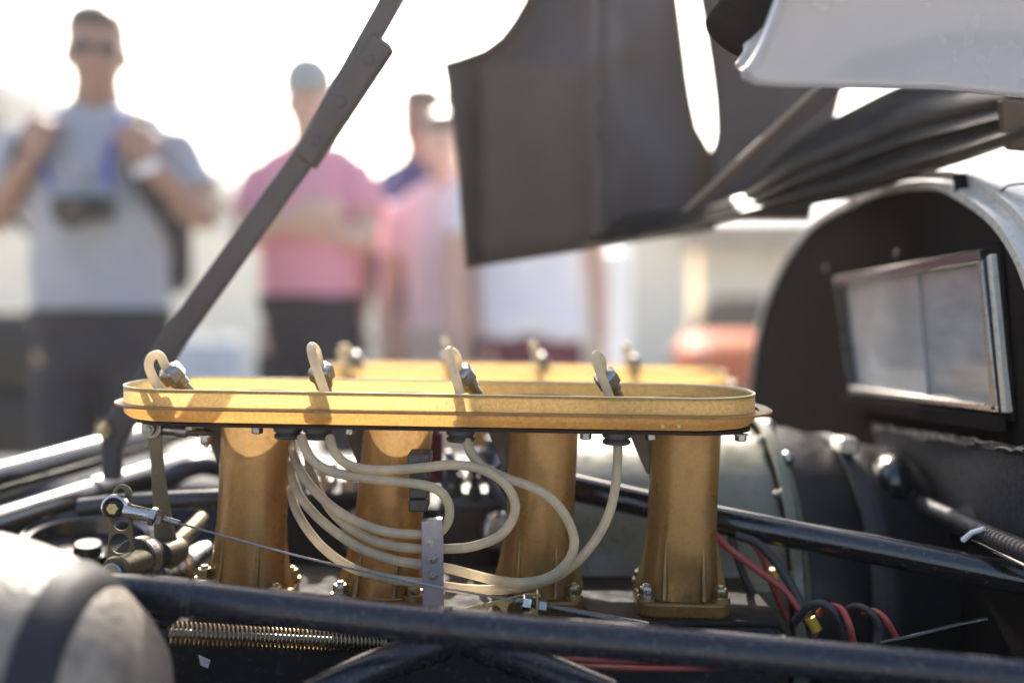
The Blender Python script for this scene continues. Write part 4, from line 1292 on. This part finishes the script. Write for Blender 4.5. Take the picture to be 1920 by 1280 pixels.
nr_sign = 1
mid = len(ap) // 2
tgm = ap[mid + 1] - ap[mid - 1]
if Vector((0, tgm.z, -tgm.y)).z < 0: nr_sign = -1
AR = lambda o, X: arch_ring(o * nr_sign, X)
cock = thing('cockpit_shell', 'pale grey cockpit roof with black rear bulkhead and small rear window', 'car body', (XB, 1.15, .6))
def part(row, lo, hi, far=None):
    return [p for p, q in zip(row, ap) if lo <= q.z <= hi and (far is None or (q.y > 1.15) == far)]


b = MB()
sheet(b, [AR(0, XB), AR(.0015, XB - .003), AR(.0085, XB - .003), AR(.0100, XB), AR(.0105, XB + .006), AR(.0115, XB + .010), AR(.0175, XB + .010), AR(.0195, XB + .014), AR(.021, XB + .05)])
b.build('rear_hoop', 'silver', cock, smooth=35)
outer = [AR(.021, XB + .05), AR(.030, XB + .20), AR(.036, XB + .5)]
b = MB(); sheet(b, [part(r, 1.085, 9) for r in outer]); b.build('roof_skin', 'silver', cock, smooth=35, solid=.004)
for fr_ in (True, False):
    b = MB(); sheet(b, [part(r, 0, .93, fr_) for r in outer]); b.build('door_skin', 'silver', cock, smooth=35, solid=.004)
b = MB(); sheet(b, [part(r, .93, 1.085, False) for r in outer]); b.build('near_quarter_skin', 'silver', cock, smooth=35, solid=.004)
# joint in the gutter at the top
jq = PX(1797, 350, XB)
b = MB(); b.box(jq + Vector((.002, 0, .003)), .012, .0022, .017, Matrix.Rotation(R(-18), 3, 'X')); b.build('gutter_joint', 'matt', cock, bevel=.0008)
jq = PX(1600, 386, XB)
b = MB(); b.box(jq + Vector((.0, 0, .006)), .010, .010, .018); b.build('gutter_clip', 'silver', cock, bevel=.002)
# hand painted stroke on the roof flank
b = MB(); b.tube(catmull([PX(1868, 372, XB + .012), PX(1884, 352, XB + .016), PX(1905, 346, XB + .02), PX(1935, 344, XB + .025)], 5), .0016, 8, flat=.5); b.build('painted_stroke', 'matt', cock)
# bulkhead with the window opening
WC = [PX(1586, 534, XB), PX(1868, 488, XB), PX(1897, 772, XB), PX(1612, 733, XB)]
outl = [p + Vector((XB, 0, 0)) - Vector((p.x, 0, 0)) for p in AR(.0005, XB)]
b = MB()
hole = [Vector((XB, p.y, p.z)) for p in WC]
b.plate(outl, [hole], Vector((.004, 0, 0)))
b.build('bulkhead', 'matt', cock, smooth=20)
# cockpit interior: dark trim with open windscreen end
b = MB(); sheet(b, [part(AR(-.012, XB + .06), 1.085, 9), part(AR(.006, XB + .45), 1.085, 9)])
b.build('headlining', 'fascia', cock, smooth=40)
# window frame and panes
def bar_between(a, c, wd, th, m, nm, outx):
    b = MB()
    d = (c - a).normalized()
    s = d.cross(UX).normalized()
    b.prism([a + s * wd / 2 - UX * outx, c + s * wd / 2 - UX * outx, c - s * wd / 2 - UX * outx, a - s * wd / 2 - UX * outx], UX * th)
    return b.build(nm, m, win, smooth=20, bevel=.0012)


win = MB()
win.plate([WC[0] + Vector((-.001, .014, .012)), WC[1] + Vector((-.001, -.012, .014)), WC[2] + Vector((-.001, -.012, -.006)), WC[3] + Vector((-.001, .014, -.006))], [[w_ + Vector((-.001, 0, 0)) for w_ in WC]], Vector((-.004, 0, 0)))
win = win.build('rear_window', 'matt', cock, smooth=20, bevel=.001)
bar_between(WC[0] + UZ * .004, WC[1] + UZ * .004, .010, .012, 'tubeb', 'top_seal', .014)
bar_between(WC[1].lerp(WC[2], .0) + Vector((0, .004, 0)), WC[2] + Vector((0, .004, 0)), .009, .010, 'dsteel', 'side_rail', .012)
bar_between(WC[1] + Vector((0, -.007, .004)), WC[2] + Vector((0, -.007, 0)), .007, .008, 'silver', 'side_rail', .010)
bar_between(WC[0] + Vector((0, .002, 0)), WC[3] + Vector((0, .002, 0)), .007, .008, 'tubel', 'side_rail', .010)
bar_between(WC[3] + UZ * .002, WC[2] + UZ * .002, .006, .010, 'steel', 'sill_rail', .012)
m0, m1 = PX(1716, 540, XB), PX(1742, 745, XB)
b = MB(); b.prism([m + UX * .001 for m in (PX(1588, 534, XB), PX(1868, 488, XB), PX(1897, 772, XB), PX(1612, 733, XB))], UX * .0015); b.build('pane', 'plexi', win, smooth=0)
b = MB(); b.prism([m - UX * .002 for m in (PX(1588, 534, XB), PX(1724, 511, XB), PX(1744, 750, XB), PX(1612, 733, XB))], UX * .0015); b.build('pane', 'plexi2', win, smooth=0)
# sill ledge and cloth panel below
b = MB(); b.prism([PX(1600, 740, XB) - UX * .006, PX(1905, 779, XB) - UX * .006, PX(1905, 812, XB) - UX * .006, PX(1608, 768, XB) - UX * .006], UX * -.010); b.build('sill_ledge', 'matt', cock, smooth=20, bevel=.002)
b = MB()
rows = []
for j in range(13):
    row = []
    for i in range(25):
        k = i / 24; h = j / 12
        tp = PX(1640, 800, XB - .004).lerp(PX(1990, 850, XB - .004), k)
        bt = PX(1680, 935, XB - .004).lerp(PX(1990, 1080, XB - .004), k)
        q = tp.lerp(bt, h)
        q.x -= .003 * math.sin(k * 9 + h * 3) + .002 * random.random() * (1 if j < 2 else .2)
        row.append(q)
    rows.append(row)
sheet(b, rows); b.build('laminate_panel', 'cloth', cock, smooth=60, solid=.002)
b = MB()
rows = []
for j in range(4):
    row = []
    for i in range(40):
        k = i / 39
        q = PX(1640, 800, XB - .008).lerp(PX(1990, 852, XB - .008), k)
        q.z += (.003 - j * .0024) + random.uniform(-.0014, .0014)
        q.x -= random.uniform(0, .004)
        row.append(q)
    rows.append(row)
sheet(b, rows); b.build('torn_foil_edge', 'foil', cock, smooth=15, solid=.0006)
for px, py in ((1550, 503), (1683, 475)):
    b = MB(); b.lathe(PX(px, py, XB), -UX, [(0, .004), (.0015, .004), (.0025, .0025)], 14); b.build('rivet', 'olive', cock)

t = thing('corrugated_conduit', 'black corrugated conduit with cable tie along the bulkhead foot', 'conduit', PX(1800, 990, XB - .03))
pts = catmull([PX(1725, 945, XB - .02), PX(1790, 972, XB - .025), PX(1860, 1005, XB - .03), PX(1990, 1060, XB - .035)], 90)
b = MB(); b.tube(pts, [.0068 + .0006 * math.sin(i * 1.1) for i in range(len(pts))], 14); b.build('sleeve', 'rubber', t, smooth=60)
b = MB(); b.tube([PX(1806, 1012, XB - .045), PX(1822, 998, XB - .042), PX(1846, 990, XB - .036)], [.0022, .0018, .0018], 8); b.build('cable_tie', 'wshirt', t)
b = MB(); b.tube(catmull([PX(1770, 985, XB - .02), PX(1830, 1015, XB - .03), PX(1925, 1062, XB - .04)], 6), .0022, 8)
tag(b.build('thin_cable', 'tubeb', smooth=60), 'thin black cable lying under the corrugated conduit', 'cable')
t = thing('pipe_elbow', 'glossy black pipe elbow on the bulkhead below the window', 'pipe', PX(1680, 930, XB))
b = MB(); b.tube(catmull([PX(1672, 862, XB + .0), PX(1672, 870, XB - .03), PX(1678, 900, XB - .042), PX(1680, 950, XB - .03), PX(1684, 990, XB - .02)], 6), .014, 20); b.build('elbow', 'tubeb', t, smooth=60)
b = MB(); b.lathe(PX(1678, 930, XB - .038), (0, 0, 1), [(-.006, .0145), (-.006, .016), (.006, .016), (.006, .0145)], 24, caps=False); b.build('hose_clip', 'steel', t)

# ------------------------------------------------------------------ raised engine cover
cov = thing('engine_cover', 'raised dark engine cover hanging over the engine, seen from inside', 'engine cover', P(1100, 300, 1.0))


def cover_sheet(name, m, fn, nu, nv, th, parent=cov, smooth=50):
    b = MB()
    sheet(b, [[fn(i / nu, j / nv) for i in range(nu + 1)] for j in range(nv + 1)])
    return b.build(name, m, parent, smooth=smooth, solid=th)


# main hanging panel: left edge, slot edge
def lerp(a, b_, t_): return a + (b_ - a) * t_
def plw(tb, v):
    for (v0, x0), (v1, x1) in zip(tb, tb[1:]):
        if v <= v1: return lerp(x0, x1, (v - v0) / (v1 - v0))
    return tb[-1][1]


LE = [(-400, 1120), (-200, 1050), (-60, 1008), (0, 985), (40, 962), (70, 940), (95, 908), (112, 862), (118, 832), (180, 843), (300, 858), (400, 867), (503, 876)]
RE = [(-400, 1225), (-60, 1264), (0, 1270), (80, 1280), (160, 1290), (230, 1302), (270, 1318), (284, 1334), (300, 1336), (503, 1340)]
def bot(px): return 503 - (px - 876) * .155
VS = [-400, -200, -60, 0, 20, 40, 56, 70, 84, 95, 104, 112, 118, 150, 190, 240, 290, 340, 380, 420, 460, 503]
def mainp(u, v):
    y = v
    x0 = plw(LE, y); x1 = plw(RE, y)
    x = lerp(x0, x1, u)
    yb = y if y < 300 else lerp(300, bot(x), (y - 300) / 203)
    Y = 1.09 + .03 * u + .028 * math.sin(u * 7.0 + .6)
    rid = math.exp(-((x - 1125) / 26) ** 2)
    Y -= .038 * rid
    Y += .016 * math.exp(-((x - 892) / 14) ** 2) * (1 if y > 118 else 0)
    Y += .00018 * max(0, 118 - y)
    return P(x, yb, Y)
b = MB(); sheet(b, [[mainp(i / 48, v) for i in range(49)] for v in VS]); b.build('hanging_panel', 'cover', cov, smooth=50, solid=.004)
LE2 = [(-400, 1262), (0, 1312), (100, 1330), (200, 1343), (262, 1344), (284, 1334), (420, 1340)]
def side2(u, v):
    x = lerp(plw(LE2, v), 1620 - .25 * max(0, v), u)
    return P(x, v, 1.12 + .02 * u)
b = MB(); sheet(b, [[side2(i / 14, v) for i in range(15)] for v in [-400, -100, 0, 60, 120, 180, 220, 250, 270, 284, 320, 360, 410]]); b.build('side_panel', 'cover', cov, smooth=50, solid=.004)
# long lip beam with two ridges, from the hanging panel to the cockpit
bl = [(1098, 440, 455, 1.04), (1130, 412, 458, 1.03), (1200, 402, 446, 1.02), (1300, 388, 424, 1.01), (1400, 350, 403, 1.0), (1500, 262, 385, .98), (1600, 205, 365, .96), (1700, 158, 333, .92), (1800, 140, 302, .88), (1890, 130, 270, .84), (1990, 100, 232, .80)]
rows = []
for j in range(17):
    v = j / 16
    row = []
    for (x, y0, y1, Y) in bl:
        dep = .05 * (1 - v) + .010 * math.sin(v * 13) + (.028 * math.exp(-((v - .62) / .07) ** 2) * -1) + (.02 * math.exp(-((v - .9) / .06) ** 2) * -1)
        row.append(P(x, lerp(y0, y1, v), Y + dep))
    rows.append(catmull(row, 5))
b = MB(); sheet(b, rows); b.build('lip_beam', 'cover2', cov, smooth=50, solid=.004)
b = MB(); b.prism([P(1878, 185, .83), P(1960, 190, .80), P(1960, 285, .80), P(1896, 280, .83), P(1884, 262, .83)], UY * .01); b.build('hinge_bracket', 'web', cov, smooth=20, bevel=.002)
# diagonal flat strut
t = thing('cover_strut', 'flat diagonal strut bracing the raised cover near the white panel', 'strut', P(1295, 390, 1.0))
b = MB(); b.prism([P(1283, 396, 1.0), P(1310, 400, 1.0), P(1600, 150, .90), P(1560, 140, .90)], UY * .006); b.build('bar', 'rod', t, smooth=20, bevel=.002)
b = MB(); b.prism([P(1281, 394, .998), P(1288, 396, .998), P(1566, 140, .898), P(1556, 138, .898)], UY * .014); b.build('edge_flange', 'fascia', t, smooth=20, bevel=.001)

# white bodywork panel above the window
t = thing('raised_bodywork', 'white painted body panel with rounded corner raised above the cockpit', 'body panel', P(1650, 170, .7))
TB = [(0, 1478, 70), (1, 0, 0)]
def wp(u, v):
    # v: 0 bottom edge .. 1 top (outside the frame); u: 0 left nose .. 1 right
    bx = [(0, 1390, 132), (.03, 1396, 150), (.07, 1418, 160), (.15, 1470, 164), (.35, 1600, 165), (.6, 1760, 168), (.85, 1900, 181), (1, 2020, 196)]
    x = plw([(a, c) for a, c, d in bx], u); y = plw([(a, d) for a, c, d in bx], u)
    tx = [(0, 1500), (.03, 1506), (.07, 1520), (.15, 1550), (.35, 1640), (.6, 1780), (.85, 1910), (1, 2020)]
    x2 = plw(tx, u)
    if u < .03:
        q = lerp(x, 1500, v ** .75)
        yy = lerp(y, -120, v ** 1.15)
    else:
        q = lerp(x, x2, v ** .9); yy = lerp(y, -120, v)
    Y = .60 + .10 * u - .05 * v + .02 * math.sin(v * 2.2)
    return P(q, yy, Y)
us = [0, .01, .02, .03, .045, .06, .07, .09, .11, .15] + [.15 + .85 * i / 24 for i in range(1, 25)]
rows = [[wp(u, j / 18) for u in us] for j in range(19)]
b = MB(); sheet(b, rows); b.build('skin', 'white', t, smooth=60, solid=.005)
# rolled dark inner edge left of the white skin
b = MB(); b.tube(catmull([P(1392, 130, .645), P(1418, 92, .645), P(1455, 52, .645), P(1490, -20, .645), P(1530, -120, .645)], 6), [.006] * 5 + [.0085] * 20, 16); b.build('rolled_edge', 'silver', t, smooth=60)
t = thing('black_duct_end', 'rounded black duct end beside the raised white panel', 'duct', P(1370, 60, .66))
b = MB(); b.tube(catmull([P(1365, 86, .66), P(1375, 72, .66), P(1400, 40, .66), P(1440, -10, .65), P(1500, -120, .64)], 6), [.004, .010, .014, .017, .019, .0205, .0215, .022] + [.0225] * 17, 28); b.build('duct', 'matt', t, smooth=60)
b = MB(); b.lathe(P(1412, 26, .66), P(1440, -10, .65) - P(1400, 40, .66), [(-.003, .0226), (0, .0236), (.003, .0226)], 28, caps=False); b.build('band', 'rubber', t)

# prop rod
t = thing('prop_rod', 'dark folding prop rod rising diagonally across the view to the raised cover', 'prop rod', P(200, 850, .95))
def flatbar(b, p0, p1, w0, w1, th):
    d = (p1 - p0).normalized(); s = d.cross(UY).normalized()
    b.prism([p0 - s * w0, p0 + s * w0, p1 + s * w1, p1 - s * w1], UY * th)
Yr = lambda y: .80 + .00012 * max(-200, y)
b = MB(); flatbar(b, P(552, 318, Yr(318)), P(800, -120, Yr(-120)), .0085, .0085, .008); b.build('upper_bar', 'rod', t, smooth=20, bevel=.0015)
b = MB(); flatbar(b, P(566, 300, Yr(300) - .005), P(718, 72, Yr(72) - .005), .0112, .0104, .018); b.build('sliding_sleeve', 'rod', t, smooth=20, bevel=.003)
b = MB(); flatbar(b, P(318, 642, Yr(642)), P(585, 270, Yr(270)), .0105, .0095, .010); b.build('lower_bar', 'rod', t, smooth=20, bevel=.0015)
b = MB(); flatbar(b, P(200, 830, Yr(830)), P(330, 625, Yr(625)), .0125, .0105, .010); b.build('end_bar', 'rod', t, smooth=20, bevel=.0015)
b = MB(); b.prism([P(188, 790, .905), P(226, 800, .905), P(222, 900, .905), P(190, 900, .905)], UY * .012); b.build('lug', 'rod', t, smooth=20, bevel=.002)
hexbolt(t, P(195, 806, .895), -UY, .0055, .005, 'cad')
for px, py in ((692, 112), (640, 190), (592, 262)):
    b = MB(); b.lathe(P(px, py, Yr(py) - .006), -UY, [(0, .0050), (.0012, .0046), (.002, .003)], 14); b.build('rivet', 'rod', t)

# ------------------------------------------------------------------ haze volume added to imitate lens veil and lift the blacks
hz = MB(); hz.box((-1.5, 23, 3.4), 36, 54, 8.8)
hm = bpy.data.materials.new('haze')
hm.use_nodes = True
hm.node_tree.nodes.clear()
ho = hm.node_tree.nodes.new('ShaderNodeOutputMaterial')
hv = hm.node_tree.nodes.new('ShaderNodeVolumePrincipled')
hv.inputs['Color'].default_value = (.97, .95, .92, 1)
hv.inputs['Density'].default_value = .0042
hv.inputs['Anisotropy'].default_value = .55
hm.node_tree.links.new(hv.outputs[0], ho.inputs['Volume'])
hzo = hz.build('haze', hm, smooth=0)
hzo['kind'] = 'stuff'
hzo['label'] = 'thin pale haze added around the scene to imitate lens veil'
hzo['category'] = 'haze'
